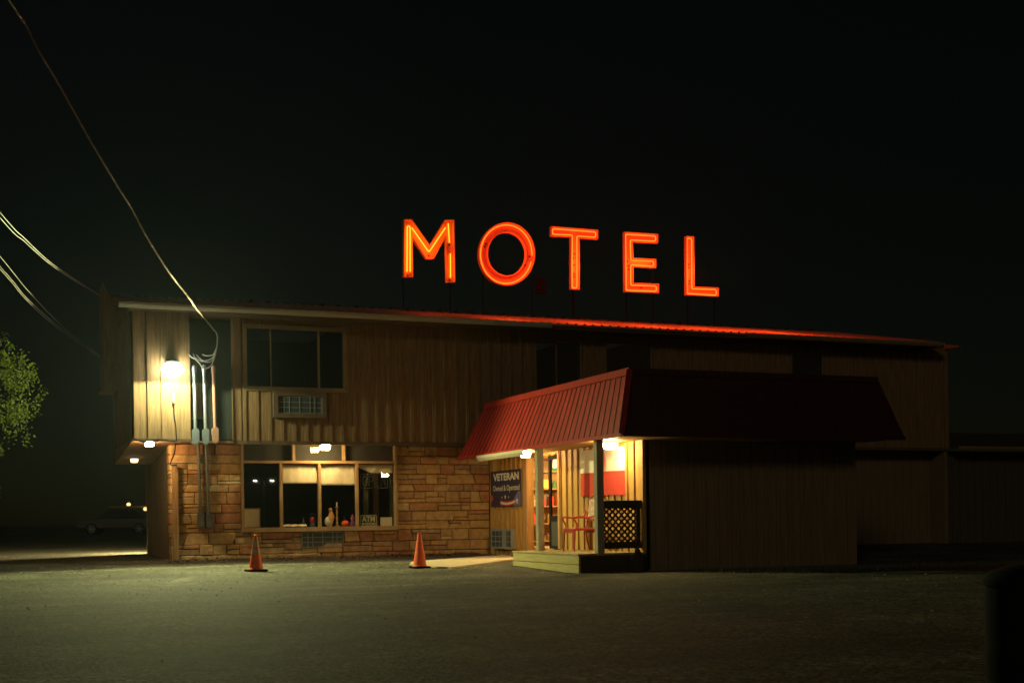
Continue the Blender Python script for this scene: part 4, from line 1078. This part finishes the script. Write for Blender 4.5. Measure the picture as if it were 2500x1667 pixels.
# ATM INSIDE sign
def flat_sign(name, px0, py0, px1, py1, y, label, cat):
    x0, x1, z0, z1 = rect(px0, py0, px1, py1, -y)
    t = thing(name, ((x0+x1)/2, y, z0), label, cat); return t, x0, x1, z0, z1
def rrect(x0, x1, z0, z1, r, n=4):
    pts = []
    for cx, cz, a0 in ((x1-r,z1-r,0),(x0+r,z1-r,90),(x0+r,z0+r,180),(x1-r,z0+r,270)):
        for k in range(n+1):
            a = rad(a0+90*k/n); pts.append((cx+r*math.cos(a), cz+r*math.sin(a)))
    return pts
def put_text(parent, body, cx, cz, size, y, material, bold=0, sx=1.0, name='lettering', width=None, th=.003):
    vs, fs = text_mb(body, size, bold, sx)
    if width:
        w = max(v[0] for v in vs)-min(v[0] for v in vs); k = width/w; vs = [(a*k, b) for a, b in vs]
    m1 = MB(); m1.add([(cx+a, y, cz+b) for a, b in vs], fs)
    return m1.build(name, material, parent, fixn=False)
t, x0, x1, z0, z1 = flat_sign('atm_sign', 879, 1256, 921, 1285, .03, 'green and cream ATM INSIDE sign in the shop window corner', 'sign')
m1 = MB(); m1.prism(rrect(x0,x1,z0,z1,.03), lambda a, b: (a, .03, b), lambda a, b: (a, .038, b)); m1.build('board', M['atm_green'], t)
m1 = MB(); a_ = rrect(x0+.012,x1-.012,z0+.012,z1-.012,.025); b_ = rrect(x0+.022,x1-.022,z0+.022,z1-.022,.02); n = len(a_)
m1.add([(x,.027,z) for x, z in a_]+[(x,.027,z) for x, z in b_], [(i,(i+1) % n,(i+1) % n+n,i+n) for i in range(n)]); m1.build('border', M['paper'], t)
put_text(t, 'ATM', (x0+x1)/2, z0+(z1-z0)*.62, (z1-z0)*.62, .0265, M['paper'], .003, width=(x1-x0)*.74)
put_text(t, 'INSIDE', (x0+x1)/2, z0+(z1-z0)*.22, (z1-z0)*.29, .0265, M['paper'], .0012, width=(x1-x0)*.80)
t, x0, x1, z0, z1 = flat_sign('paper_notice', 929, 1262, 957, 1285, .04, 'plain cream paper notice right of the ATM sign', 'notice')
m1 = MB(); m1.box(x0, x1, .04, .046, z0, z1); m1.build('sheet', M['paper'], t)
# unlit OPEN neon
t, x0, x1, z0, z1 = flat_sign('open_sign', 880, 1157, 946, 1191, .06, 'unlit neon OPEN sign hanging in the right shop pane', 'sign')
tubeg = mat('unlit_tube', (.13,.14,.12), .3)
m1 = MB(); m1.tube([(x,.06,z) for x, z in rrect(x0,x1,z0,z1,.05)], .006, 6, True); m1.build('border_tube', tubeg, t, smooth=True)
w = (x1-x0); h = (z1-z0); m1 = MB()
def stroke(pts): m1.tube([(x0+w*a, .06, z0+h*b) for a, b in pts], .008, 6)
stroke([(.07+.09*(1+math.cos(q)), .5+.36*math.sin(q)) for q in [2*PI*k/16 for k in range(17)]])
stroke([(.32,.14),(.32,.86),(.40,.86),(.46,.72),(.46,.62),(.40,.48),(.32,.48)])
stroke([(.68,.86),(.54,.86),(.54,.14),(.68,.14)]); stroke([(.54,.5),(.65,.5)])
stroke([(.76,.14),(.76,.86),(.91,.14),(.91,.86)])
m1.build('letter_tube', tubeg, t, smooth=True)

# ------------------------------------------------------------------ porch furnishing
# VETERAN banner on the wing wall (plane x = 0, seen from -x: u runs from far (-y side is right))
bx = -.045
yA, zA = Q(1198, 1200, bx); yB, zB = Q(1272, 1200, bx)
zt0 = Q(1198, 1152, bx)[1]; zt1 = Q(1271, 1143, bx)[1]; zb0 = Q(1198, 1238, bx)[1]; zb1 = Q(1271, 1235, bx)[1]
yl, yr_ = max(yA, yB), min(yA, yB); Wb = yl-yr_; zt = (zt0+zt1)/2; zb = (zb0+zb1)/2; Hb = zt-zb
ban = thing('veteran_banner', (bx, (yl+yr_)/2, zb), 'dark banner reading VETERAN Owned & Operated on the wooden wing wall', 'banner')
def BN(u, v, k=0): return (bx - .006*k - .012*math.sin(u*9)*0, yl - Wb*u, zb + Hb*v)
m1 = MB(); m1.add([BN(0,0),BN(1,0),BN(1,1),BN(0,1),(bx+.008,yl,zb),(bx+.008,yr_,zb),(bx+.008,yr_,zt),(bx+.008,yl,zt)], [(0,1,2,3),(4,5,6,7),(0,1,5,4),(1,2,6,5),(2,3,7,6),(3,0,4,7)]); m1.build('cloth', M['banner'], ban)
def ban_text(body, u, v, size, bold, width):
    vs, fs = text_mb(body, size, bold)
    w_ = max(a for a, b in vs)-min(a for a, b in vs); k = width*Wb/w_
    m1 = MB(); m1.add([(bx-.005, yl-Wb*u-a*k, zb+Hb*v+b) for a, b in vs], fs); m1.build('lettering', M['banner_text'], ban, fixn=False)
ban_text('VETERAN', .53, .815, Hb*.27, .008, .84)
m1 = MB()                                           # slab serifs
ban_text('Owned & Operated', .53, .51, Hb*.22, .002, .86)
def star(cu, cv, r, mat_, nm='star'):
    pts = []
    for k in range(10):
        a = PI/2 + k*PI/5; q = r if k % 2 == 0 else r*.42; pts.append((bx-.007, yl-Wb*cu-q*math.cos(a), zb+Hb*cv+q*math.sin(a)))
    m1.add(pts, [tuple(range(10))])
star(.5,.27,.062,0); star(.39,.26,.034,0); star(.61,.26,.034,0); star(.88,.15,.09,0)
m1.build('star', M['banner_text'], ban, fixn=False)
def ribbon(v0, th, m_, k, u0=.34, u1=.82):
    m1 = MB(); n = 14; vs = []
    for i in range(n+1):
        u = u0+(u1-u0)*i/n; s = v0 + .05*((i/n)*2-1)**2*1.0 + .02*(i/n)
        vs += [(bx-.004-.001*k, yl-Wb*u, zb+Hb*s), (bx-.004-.001*k, yl-Wb*u, zb+Hb*(s+th))]
    m1.add(vs, [(2*i,2*i+2,2*i+3,2*i+1) for i in range(n)]); m1.build('ribbon', M[m_], ban, fixn=False)
ribbon(.10,.04,'banner_red',0); ribbon(.045,.055,'banner_text',1); ribbon(.01,.035,'banner_red',2)
m1 = MB(); m1.add([(bx-.003, yl-Wb*a, zb+Hb*b) for a, b in ((.76,.01),(.99,.01),(.99,.42),(.9,.40),(.8,.25))], [(0,1,2,3,4)]); m1.build('blue_corner', M['banner_blue'], ban, fixn=False)
m1 = MB(); m1.add([(bx-.003, yl-Wb*a, zb+Hb*b) for a, b in ((.01,.12),(.1,.22),(.06,.33),(.01,.36))], [(0,1,2,3)]); m1.build('red_corner', M['banner_red'], ban, fixn=False)
# flag on the wall: white over red
fx = -.05
yf0 = Q(1418, 1200, fx)[0]; yf1 = Q(1525, 1200, fx)[0]
zf_t = (Q(1418, 1101, fx)[1]+Q(1525, 1088, fx)[1])/2; zf_m = (Q(1418, 1156, fx)[1]+Q(1525, 1147, fx)[1])/2; zf_b = (Q(1418, 1212, fx)[1]+Q(1525, 1207, fx)[1])/2
flag = thing('wall_flag', (fx, (yf0+yf1)/2, zf_b), 'large white over red cloth flag hung on the porch wall', 'flag')
def cloth_x(z0, z1, ya, yb, m_, nm, off=0, ny=26, nz=8):
    m1 = MB(); vs = []
    for j in range(nz+1):
        for i in range(ny+1):
            u, v = i/ny, j/nz; vs.append((fx-off-.008*math.sin(u*17)-.004*math.sin(u*41+v*3), ya+(yb-ya)*u, z0+(z1-z0)*v+.006*math.sin(u*12)))
    m1.add(vs, [(j*(ny+1)+i, j*(ny+1)+i+1, (j+1)*(ny+1)+i+1, (j+1)*(ny+1)+i) for j in range(nz) for i in range(ny)]); return m1.build(nm, M[m_], flag, smooth=True)
cloth_x(zf_m, zf_t, yf0, yf1, 'flag_white', 'white_stripe'); cloth_x(zf_b, zf_m, yf0, yf1, 'flag_red', 'red_stripe')
ye0 = Q(1466, 1150, fx)[0]; ye1 = Q(1480, 1150, fx)[0]
m1 = MB(); zc = (zf_m+zf_t)/2; m1.add([(fx-.03, (ye0+ye1)/2+abs(ye1-ye0)*.5*math.cos(a), zc+.24*math.sin(a)) for a in [2*PI*k/20 for k in range(20)]], [tuple(range(20))]); m1.build('red_emblem', M['flag_red'], flag)

# red metal armchair
yq, zq = Q(1377, 1340, -.85)
def armchair(c, rz):
    t = thing('porch_armchair', (0,0,0), 'red painted wooden armchair with lattice back on the porch deck', 'chair')
    m1 = MB(); m1.cbox(-.27,.27,-.26,.26,.41,.46,.012); m1.cbox(-.25,.25,-.245,-.225,.36,.41); m1.cbox(-.25,.25,.225,.245,.36,.41); m1.build('seat', M['red_paint'], t)
    for sx in (-1,1):
        m1 = MB(); m1.tube([(sx*.25,-.24,.41),(sx*.25,-.25,.2),(sx*.25,-.26,0)], [.022,.02,.016], 8); m1.build('leg', M['red_paint'], t, smooth=True)
        m1 = MB(); m1.tube([(sx*.24,.24,.41),(sx*.24,.26,.2),(sx*.24,.32,0)], [.022,.02,.016], 8); m1.build('leg', M['red_paint'], t, smooth=True)
        m1 = MB(); m1.tube(smooth_path([Vector(p) for p in ((sx*.25,-.22,.45),(sx*.27,-.2,.52),(sx*.27,-.24,.6),(sx*.27,-.27,.66),(sx*.27,-.2,.68),(sx*.27,0,.665),(sx*.26,.2,.70),(sx*.25,.26,.8))], 4), .018, 8); m1.build('armrest', M['red_paint'], t, smooth=True)
        m1 = MB(); m1.tube([(sx*.24,.24,.43),(sx*.24,.28,.7),(sx*.22,.34,1.06)], .02, 8); m1.build('back_post', M['red_paint'], t, smooth=True)
    m1 = MB(); m1.tube(smooth_path([Vector((x*.22,.34,1.06+.06*(1-x*x))) for x in (-1,-.5,0,.5,1)], 3), .024, 8); m1.build('back_rail', M['red_paint'], t, smooth=True); m1 = MB(); m1.beam((-.23,.27,.62),(.23,.27,.62),.03,.035); m1.build('back_rail', M['red_paint'], t, smooth=True)
    m1 = MB()
    for k in range(-3,4):
        for s in (-1,1):
            a, b = k*.09, k*.09+s*.34
            p = []
            for q in (0,1):
                x = a+(b-a)*q; p.append((max(-.22,min(.22,x)), .275+.06*q, .64+.40*q))
            m1.beam(p[0], p[1], .012, .024, up=(0,-1,0))
    m1.build('lattice_back', M['banner_text'], t)
    t.location = c; t.rotation_euler = (0,0,rz); return t
ac_y = Q(1415, 1335, -.55)[0]
ch_y = Q(1376, 1341, -.74)[0]
armchair((-.48, ch_y-.25, DZ), rad(-90))
# hanging chain on the railing end
ch = MB(); xh = P(1566, 1280, NF+.09)[0]
z = rz1-.01; k = 0
while z > rz0 - .02:
    pts = []
    for q in range(10):
        a = 2*PI*q/10; u, v = .016*math.cos(a), .032*math.sin(a)
        pts.append((xh + (u if k % 2 == 0 else u*.3), -NF-.075-(0 if k % 2 == 0 else u*.9), z-.03+v))
    ch.tube(pts, .0055, 5, True); z -= .05; k += 1
tag(ch.build('chain', M['trim'], smooth=True), 'pale chain hanging at the right end of the porch railing', 'chain')
# bell shaped planter by the rail foot
bp_ = G(1556, 1374); bp_ = Vector((P(1556, 1350, NF+.22)[0], -NF-.24, 0))
pl = thing('planter', (bp_.x, bp_.y, 0), 'small bell-shaped planter standing at the foot of the porch railing', 'planter')
m1 = MB(); m1.lathe([(.13,0),(.13,.30),(.10,.31),(.06,.36),(.035,.42),(.02,.44)], (bp_.x,bp_.y,0), 24); m1.build('pot', M['mortar'], pl, smooth=True)
# goods inside the office, seen through the door
shelf = thing('shop_shelf', (1.5, -.9, DZ), 'tall wooden shop shelf full of goods seen through the open door', 'shelf')
m1 = MB()
SX0, SX1, SY0, SY1 = .2, 2.8, -1.05, -.7
for k in range(5): m1.box(SX0, SX1, SY0, SY1, DZ+.1+.42*k, DZ+.13+.42*k)
m1.box(SX0, SX1, SY1, SY1+.02, DZ, DZ+1.9)
for xx in (SX0, .85, 1.5, 2.15, SX1-.03): m1.box(xx, xx+.03, SY0, SY1, DZ, DZ+.1)
m1.build('frame', M['interior_warm'], shelf)
gcol = [mat('goods_'+n, c, .5) for n, c in (('red',(.5,.05,.03)),('cream',(.7,.6,.42)),('orange',(.65,.2,.03)),('green',(.08,.2,.06)),('brown',(.2,.1,.04)),('yellow',(.7,.5,.1)))]
gnames = ['red','cream','orange','green','brown','yellow']
for k in range(4):
    y = SX0 + .04
    while y < SX1 - .2:
        w_ = R.uniform(.12,.24); hh = R.uniform(.14,.33); i = R.randrange(6); z = DZ+.13+.42*k
        kind = R.random()
        m1 = MB()
        if kind < .5:
            m1.cbox(y, y+w_*.8, SY0+.03, SY0+.2, z, z+hh, .008); nm = 'goods_box'
        else:
            m1.lathe([(w_*.3,0),(w_*.32,.02),(w_*.32,hh*.65),(w_*.14,hh*.8),(w_*.13,hh)], (y+w_*.35, SY0+.12, z), 14); nm = 'goods_bottle'
        o = m1.build(nm, gcol[i], smooth=(nm == 'goods_bottle'))
        tag(o, '%s %s on a crowded shop shelf behind the glass door' % (gnames[i], 'carton' if nm == 'goods_box' else 'bottle'), 'carton' if nm == 'goods_box' else 'bottle', '%s %s on the shop shelf' % (gnames[i], 'cartons' if nm == 'goods_box' else 'bottles'))
        y += w_ + R.uniform(.02,.08)
light('shop_bulb', (1.2, -2.6, 2.2), 330, (1,.66,.28), .15)
hs = thing('hanging_sign', (.9, Q(1361, 1130, .9)[0], 2.0), 'glowing cream and green hanging lamp sign inside the doorway', 'lamp')
yh, zh = Q(1361, 1128, .9)
m1 = MB(); m1.lathe([(.09,-.14),(.12,-.12),(.10,.1),(.05,.14)], (.9, yh, zh), 16); m1.build('lamp_shade', emit('lamp_shade_glow', (1,.85,.4), 2.2), hs, smooth=True)
m1 = MB(); m1.lathe([(.125,-.2),(.125,-.14)], (.9, yh, zh), 16); m1.build('green_rim', emit('green_rim_glow', (.25,.8,.1), .8), hs, smooth=True)
m1 = MB(); m1.tube([(.9,yh,zh+.14),(.9,yh,ZC-.02)], .008, 6); m1.build('cord', M['black'], hs)

# ------------------------------------------------------------------ tree at the left edge
tb = at_depth(-230, 1400, 22.0); tx, ty = tb.x, tb.y; tz = gz(ty)
tree = thing('leafy_tree', (tx, ty, tz), 'leafy green tree whose crown reaches in at the left edge', 'tree')
cen = at_depth(-90, 960, 22.0)
m1 = MB(); m1.tube(smooth_path([Vector((tx,ty,tz-.1)), Vector((tx+.1,ty,tz+1.2)), Vector((tx+.0,ty+.1,tz+2.4)), Vector((tx+.3,ty,tz+4.2))], 4), [.2,.19,.18,.17,.16,.155,.15,.14,.13,.12,.1,.08,.06], 10); m1.build('trunk', M['bark'], tree, smooth=True)
ends = [at_depth(a-48, b, 22+(d-25)*.9) for a, b, d in ((60,850,24.8),(20,830,25.4),(80,900,25.0),(95,960,24.7),(40,960,24.4),(30,1060,24.8),(10,1010,25.3),(-30,900,25.6),(-60,820,24.6),(-80,1000,24.5),(-120,880,25.8),(-160,980,24.8),(-200,860,25.2),(85,1000,25.2),(5,920,24.6),(-40,1080,25),(-130,780,25), (-10,1110,24.9), (100,905,25.4), (45,880,25.6))]
m1 = MB()
for e in ends:
    s = Vector((tx+.1, ty, tz + R.uniform(1.6,3.6))); mid = s.lerp(e, .55) + Vector((0,0,.35))
    m1.tube(smooth_path([s, mid, e], 5), [.055-.045*k/10 for k in range(11)], 6)
m1.build('limb', M['bark'], tree, smooth=True)
m1 = MB()
for e in ends:
    for c in range(11):
        cc = e + Vector((R.gauss(0,.15), R.gauss(0,.22), R.gauss(0,.15)))
        if R.random() < .45: cc.z -= R.uniform(0,.26)
        sp = R.uniform(.03,.06); hang = R.uniform(.05,.38)
        for q in range(30):
            p = cc + Vector((R.gauss(0,sp), R.gauss(0,sp), -hang*q/30 + R.gauss(0,sp)))
            L1 = R.uniform(.035,.065); a = R.uniform(0,2*PI); d = Vector((math.cos(a)*.7, math.sin(a)*.7, R.uniform(-1.2,.1))).normalized()*L1
            s_ = d.cross(Vector((R.gauss(0,1),R.gauss(0,1),R.gauss(0,1)))).normalized()*L1*.3
            m1.add([p, p+d*.5+s_, p+d, p+d*.5-s_], [(0,1,2,3)])
m1.build('crown', M['leaf'], tree, fixn=False)

# ------------------------------------------------------------------ car and far lamps behind the building
w1 = at_depth(232, 1309, 75); w2 = at_depth(349, 1306, 75)
car = thing('parked_car', (0,0,0), 'saloon car with night-darkened paint parked beyond the carport', 'car')
def carbody():
    L0 = [(-2.25,.35),(-2.28,.55),(-2.2,.78),(-1.9,.86),(-1.1,.92),(1.3,.95),(2.05,.9),(2.25,.8),(2.3,.5),(2.25,.33)]
    m1 = MB(); ring = []
    for s, ins in ((-.86,.0),(-.80,.05)): pass
    m1.prism(L0, lambda a, b: (a, -.86+.05*max(0,(b-.6)), b), lambda a, b: (a, .86-.05*max(0,(b-.6)), b)); b_ = m1.build('body', M['car'], car)
    bev = b_.modifiers.new('round', 'BEVEL'); bev.width = .06; bev.segments = 3; bev.limit_method = 'ANGLE'
    m1 = MB(); L1 = [(-1.1,.925),(-.45,1.40),(.75,1.43),(1.35,.955)]
    m1.prism(L1, lambda a, b: (a, -.80+.22*(b-.9), b), lambda a, b: (a, .80-.22*(b-.9), b)); m1.build('cabin_glass', mat('car_glass', (.01,.012,.012), .1, 0, .5), car)
    m1 = MB(); m1.cbox(-.5,.8,-.66,.66,1.431,1.47,.015); m1.build('roof', M['car'], car)
    for x in (-1.36, 1.36):
        for y in (-.8,.8):
            m1 = MB(); bm = bmesh.new(); bmesh.ops.create_cone(bm, cap_ends=True, segments=28, radius1=.33, radius2=.33, depth=.22)
            for v in bm.verts: v.co = Vector((x+v.co.x, y+v.co.z, .33+v.co.y))
            m1.frombm(bm); wh = m1.build('wheel', M['black'], car, smooth=True)
            m1 = MB(); s = -1 if y < 0 else 1
            for k in range(6):
                a = 2*PI*k/6; m1.beam((x, y+s*.115, .33), (x+.2*math.cos(a), y+s*.115, .33+.2*math.sin(a)), .05, .02, up=(0,1,0))
            pts = [(x+.21*math.cos(2*PI*k/24), y+s*.115, .33+.21*math.sin(2*PI*k/24)) for k in range(24)]; m1.tube(pts, .022, 6, True)
            m1.build('rim', M['chrome'], wh, smooth=True)
    for y in (-.6,.6):
        m1 = MB(); m1.cbox(-2.31,-2.22,y-.15,y+.15,.62,.74,.02); m1.build('headlight', M['glass_dark'] if False else M['chrome'], car)
        m1 = MB(); m1.cbox(2.24,2.32,y-.18,y+.18,.62,.78,.02); m1.build('tail_light', M['banner_red'], car)
carbody()
cc = (w1+w2)/2; car.location = (cc.x, cc.y, gz(cc.y)); car.rotation_euler = (0,0,-YAW+rad(4))
def far_lamp(px, py, D, label, bar=False):
    p = at_depth(px, py, D); g_ = gz(p.y)
    t = thing('yard_lamp', (p.x, p.y, g_), label, 'lamp', 'far yard lamps')
    m1 = MB(); m1.tube([(p.x+.25, p.y, g_), (p.x+.25, p.y, p.z+.3), (p.x, p.y, p.z+.3)], .05, 8); m1.build('pole', M['dark_steel'], t, smooth=True)
    m1 = MB(); m1.ball((p.x, p.y, p.z), .15, 12, (1,1,.9)); m1.build('lamp_glass', M['lens_far'], t, smooth=True)
    if bar:
        m1 = MB(); m1.box(p.x-2.6, p.x+.3, p.y+.1, p.y+.3, p.z+.1, p.z+.25); m1.build('canopy_edge', M['trim'], t)
far_lamp(314, 1231, 95, 'small amber yard lamp far behind the parked car'); far_lamp(355, 1242, 95, 'brighter amber lamp under a canopy edge at the carport corner', True)

# double street lamp across the road, behind the viewer; it shows in the shop glass
sl = Vector((P(644, 1177, 0)[0], 0, 0)); d = ray(644, 1177); d.y = -d.y; 
hit = Vector((P(644, 1177, 0)[0], 0, P(644, 1177, 0)[1])); sp_ = hit + d*125
lamp = thing('street_lamp', (sp_.x, sp_.y, 0), 'tall double-headed street lamp mirrored in the shop window', 'street lamp')
m1 = MB(); m1.tube([(sp_.x, sp_.y, 0), (sp_.x, sp_.y, sp_.z+.1)], [.11,.07], 12); m1.tube([(sp_.x-1.0, sp_.y, sp_.z+.25),(sp_.x, sp_.y, sp_.z+.05),(sp_.x+1.0, sp_.y, sp_.z+.3)], .04, 8); m1.build('pole', M['steel'], lamp, smooth=True)
for s in (-1, 1):
    m1 = MB(); m1.cbox(sp_.x+s*1.0-.3, sp_.x+s*1.0+.3, sp_.y-.14, sp_.y+.14, sp_.z+.22, sp_.z+.36, .03); h_ = m1.build('lamp_head', M['dark_steel'], lamp)
    m1 = MB(); m1.ball((sp_.x+s*1.0, sp_.y, sp_.z+.2), .24, 12, (1,.5,.35)); m1.build('lamp_glass', M['lens_street'], h_, smooth=True)

# barrel close by at the right edge
bpos = at_depth(2500, 1500, 6.0); bxx, byy = bpos.x, bpos.y
br_ = thing('rubbish_barrel', (bxx, byy, 0), 'black rubbish barrel cut off by the lower right edge of the picture', 'barrel')
m1 = MB(); m1.lathe([(.20,0),(.225,.02),(.235,.3),(.24,.32),(.235,.34),(.235,.60),(.23,.66)], (bxx+.08, byy, 0), 32); m1.build('drum', M['black'], br_, smooth=True)
m1 = MB(); m1.lathe([(.245,.655),(.245,.68),(.21,.72),(.13,.75),(.02,.76)], (bxx+.08, byy, 0), 32); m1.build('lid', M['black'], br_, smooth=True)

# ------------------------------------------------------------------ litter, grass, grit
m1 = MB()
for k in range(2600):
    x = R.uniform(XS-.2, -.4); y = -.06 - abs(R.gauss(0,.6)); z = gz(y)+.03+R.random()*.04*math.exp(-abs(y)*3)
    L1 = R.uniform(.02,.06); a = R.uniform(0,2*PI); d = Vector((math.cos(a), math.sin(a), R.uniform(-.2,.5)))*L1; s_ = Vector((-math.sin(a), math.cos(a), R.uniform(-.3,.3)))*L1*.45; p = Vector((x,y,z))
    m1.add([p, p+d*.5+s_, p+d, p+d*.5-s_], [(0,1,2,3)])
tag(m1.build('leaf_litter', M['litter'], fixn=False), 'dry leaf litter gathered along the foot of the stone wall', 'leaves', kind='stuff')
m1 = MB()
for k in range(5200):
    x = R.uniform(.6, 9.5); y = -NF - .35 - abs(R.gauss(0,.75)) - .10*(x); z = gz(y)
    hh = R.uniform(.03,.09); a = R.uniform(0,2*PI); b = Vector((math.cos(a)*.006, math.sin(a)*.006, 0)); tip = Vector((R.gauss(0,.03), R.gauss(0,.03), hh)); p = Vector((x,y,z-.003))
    m1.add([p-b, p+b, p+tip], [(0,1,2)])
tag(m1.build('grass', M['grass'], fixn=False), 'sparse dry grass along the front of the office wing', 'grass', kind='stuff')
m1 = MB()
def pebble(p, r):
    bm = bmesh.new(); bmesh.ops.create_icosphere(bm, subdivisions=1, radius=r)
    for v in bm.verts: v.co = Vector((p.x+v.co.x*R.uniform(.7,1.2), p.y+v.co.y*R.uniform(.7,1.2), p.z+v.co.z*.5+r*.25))
    m1.frombm(bm)
for k in range(2600):
    y = -R.uniform(.4, 20); x = R.uniform(-17, 4)
    if y > -9 and x > -1.6: continue
    if R.random() > math.exp(-max(0, -y-3)/8): continue
    pebble(Vector((x,y,gz(y))), R.choice([.006,.008,.010,.013,.017]))
tag(m1.build('gravel', M['gravel'], fixn=False), 'scattered pale grit on the asphalt', 'gravel', kind='stuff')
# thin wire lying along the stone foot
m1 = MB(); q = [P(a, b, .1) for a, b in ((640,1361),(665,1363),(690,1362),(715,1352),(740,1347),(765,1346),(780,1356),(800,1362))]
m1.tube(smooth_path([Vector((x, -.1, z)) for x, z in q], 5), .006, 5); tag(m1.build('loose_wire', M['cable'], smooth=True), 'thin pale wire looping along the foot of the stone wall', 'wire')

# ------------------------------------------------------------------ thin mist volume, added to stand in for camera bloom
hm = bpy.data.materials.new('bloom_mist'); t_ = nodes(hm); o_ = t_.nodes.new('ShaderNodeOutputMaterial'); pv = t_.nodes.new('ShaderNodeVolumePrincipled')
pv.inputs['Color'].default_value = (.70,.92,1.0,1); pv.inputs['Density'].default_value = .00016; pv.inputs['Anisotropy'].default_value = .82; t_.links.new(pv.outputs[0], o_.inputs['Volume'])
mb = MB(); mb.box(-160, 160, -160, 180, -1.5, 11.5)
tag(mb.build('haze', hm), 'thin mist added for the camera glow round the lamps and the neon letters', 'haze', kind='stuff')

# ------------------------------------------------------------------ sky, added fill sun, camera, render
w = bpy.data.worlds.new('World'); scene.world = w; w.use_nodes = True
nt = w.node_tree; bg = nt.nodes['Background']; sky = nt.nodes.new('ShaderNodeTexSky'); sky.sky_type = 'NISHITA'; sky.sun_disc = False
sky.sun_elevation = rad(12); sky.sun_rotation = rad(150); sky.altitude = 300
mx = nt.nodes.new('ShaderNodeMix'); mx.data_type = 'RGBA'; mx.blend_type = 'MULTIPLY'; mx.inputs[0].default_value = 1; mx.inputs[7].default_value = (1.0,.95,.62,1)
nt.links.new(sky.outputs[0], mx.inputs[6]); nt.links.new(mx.outputs[2], bg.inputs[0]); bg.inputs[1].default_value = .0009
sun = bpy.data.lights.new('fill_sun', 'SUN'); sun.energy = .13; sun.angle = rad(8); sun.color = (1,.86,.62)
so = bpy.data.objects.new('fill_sun', sun); COL.objects.link(so); so.rotation_euler = Vector((.62,.74,-.30)).to_track_quat('-Z','Y').to_euler()  # weak directional fill, added to lift the front and left-facing walls

cam = bpy.data.cameras.new('camera'); co = bpy.data.objects.new('camera', cam); COL.objects.link(co)
cX = cR*math.cos(ROLL) - cU*math.sin(ROLL); cY = cU*math.cos(ROLL) + cR*math.sin(ROLL); cZ = -cF
mw = Matrix(((cX.x,cY.x,cZ.x,CAM.x),(cX.y,cY.y,cZ.y,CAM.y),(cX.z,cY.z,cZ.z,CAM.z),(0,0,0,1)))
co.matrix_world = mw
cam.sensor_width = 36; cam.lens = FOC/2500*36; cam.shift_y = (CY-833.5)/2500; cam.clip_end = 3000; cam.clip_start = .05
scene.camera = co
vs = scene.view_settings; vs.view_transform = 'Standard'; vs.look = 'None'; vs.exposure = 0; vs.gamma = 1; vs.use_curve_mapping = False
cy = scene.cycles; cy.filter_width = 1.6; cy.use_denoising = True; cy.denoiser = 'OPENIMAGEDENOISE'; cy.denoising_input_passes = 'RGB_ALBEDO_NORMAL'; cy.denoising_prefilter = 'ACCURATE'; cy.max_bounces = 6; cy.diffuse_bounces = 3; cy.glossy_bounces = 3; cy.transparent_max_bounces = 12
cy.sample_clamp_indirect = 4; cy.use_light_tree = True; cy.caustics_reflective = False; cy.caustics_refractive = False
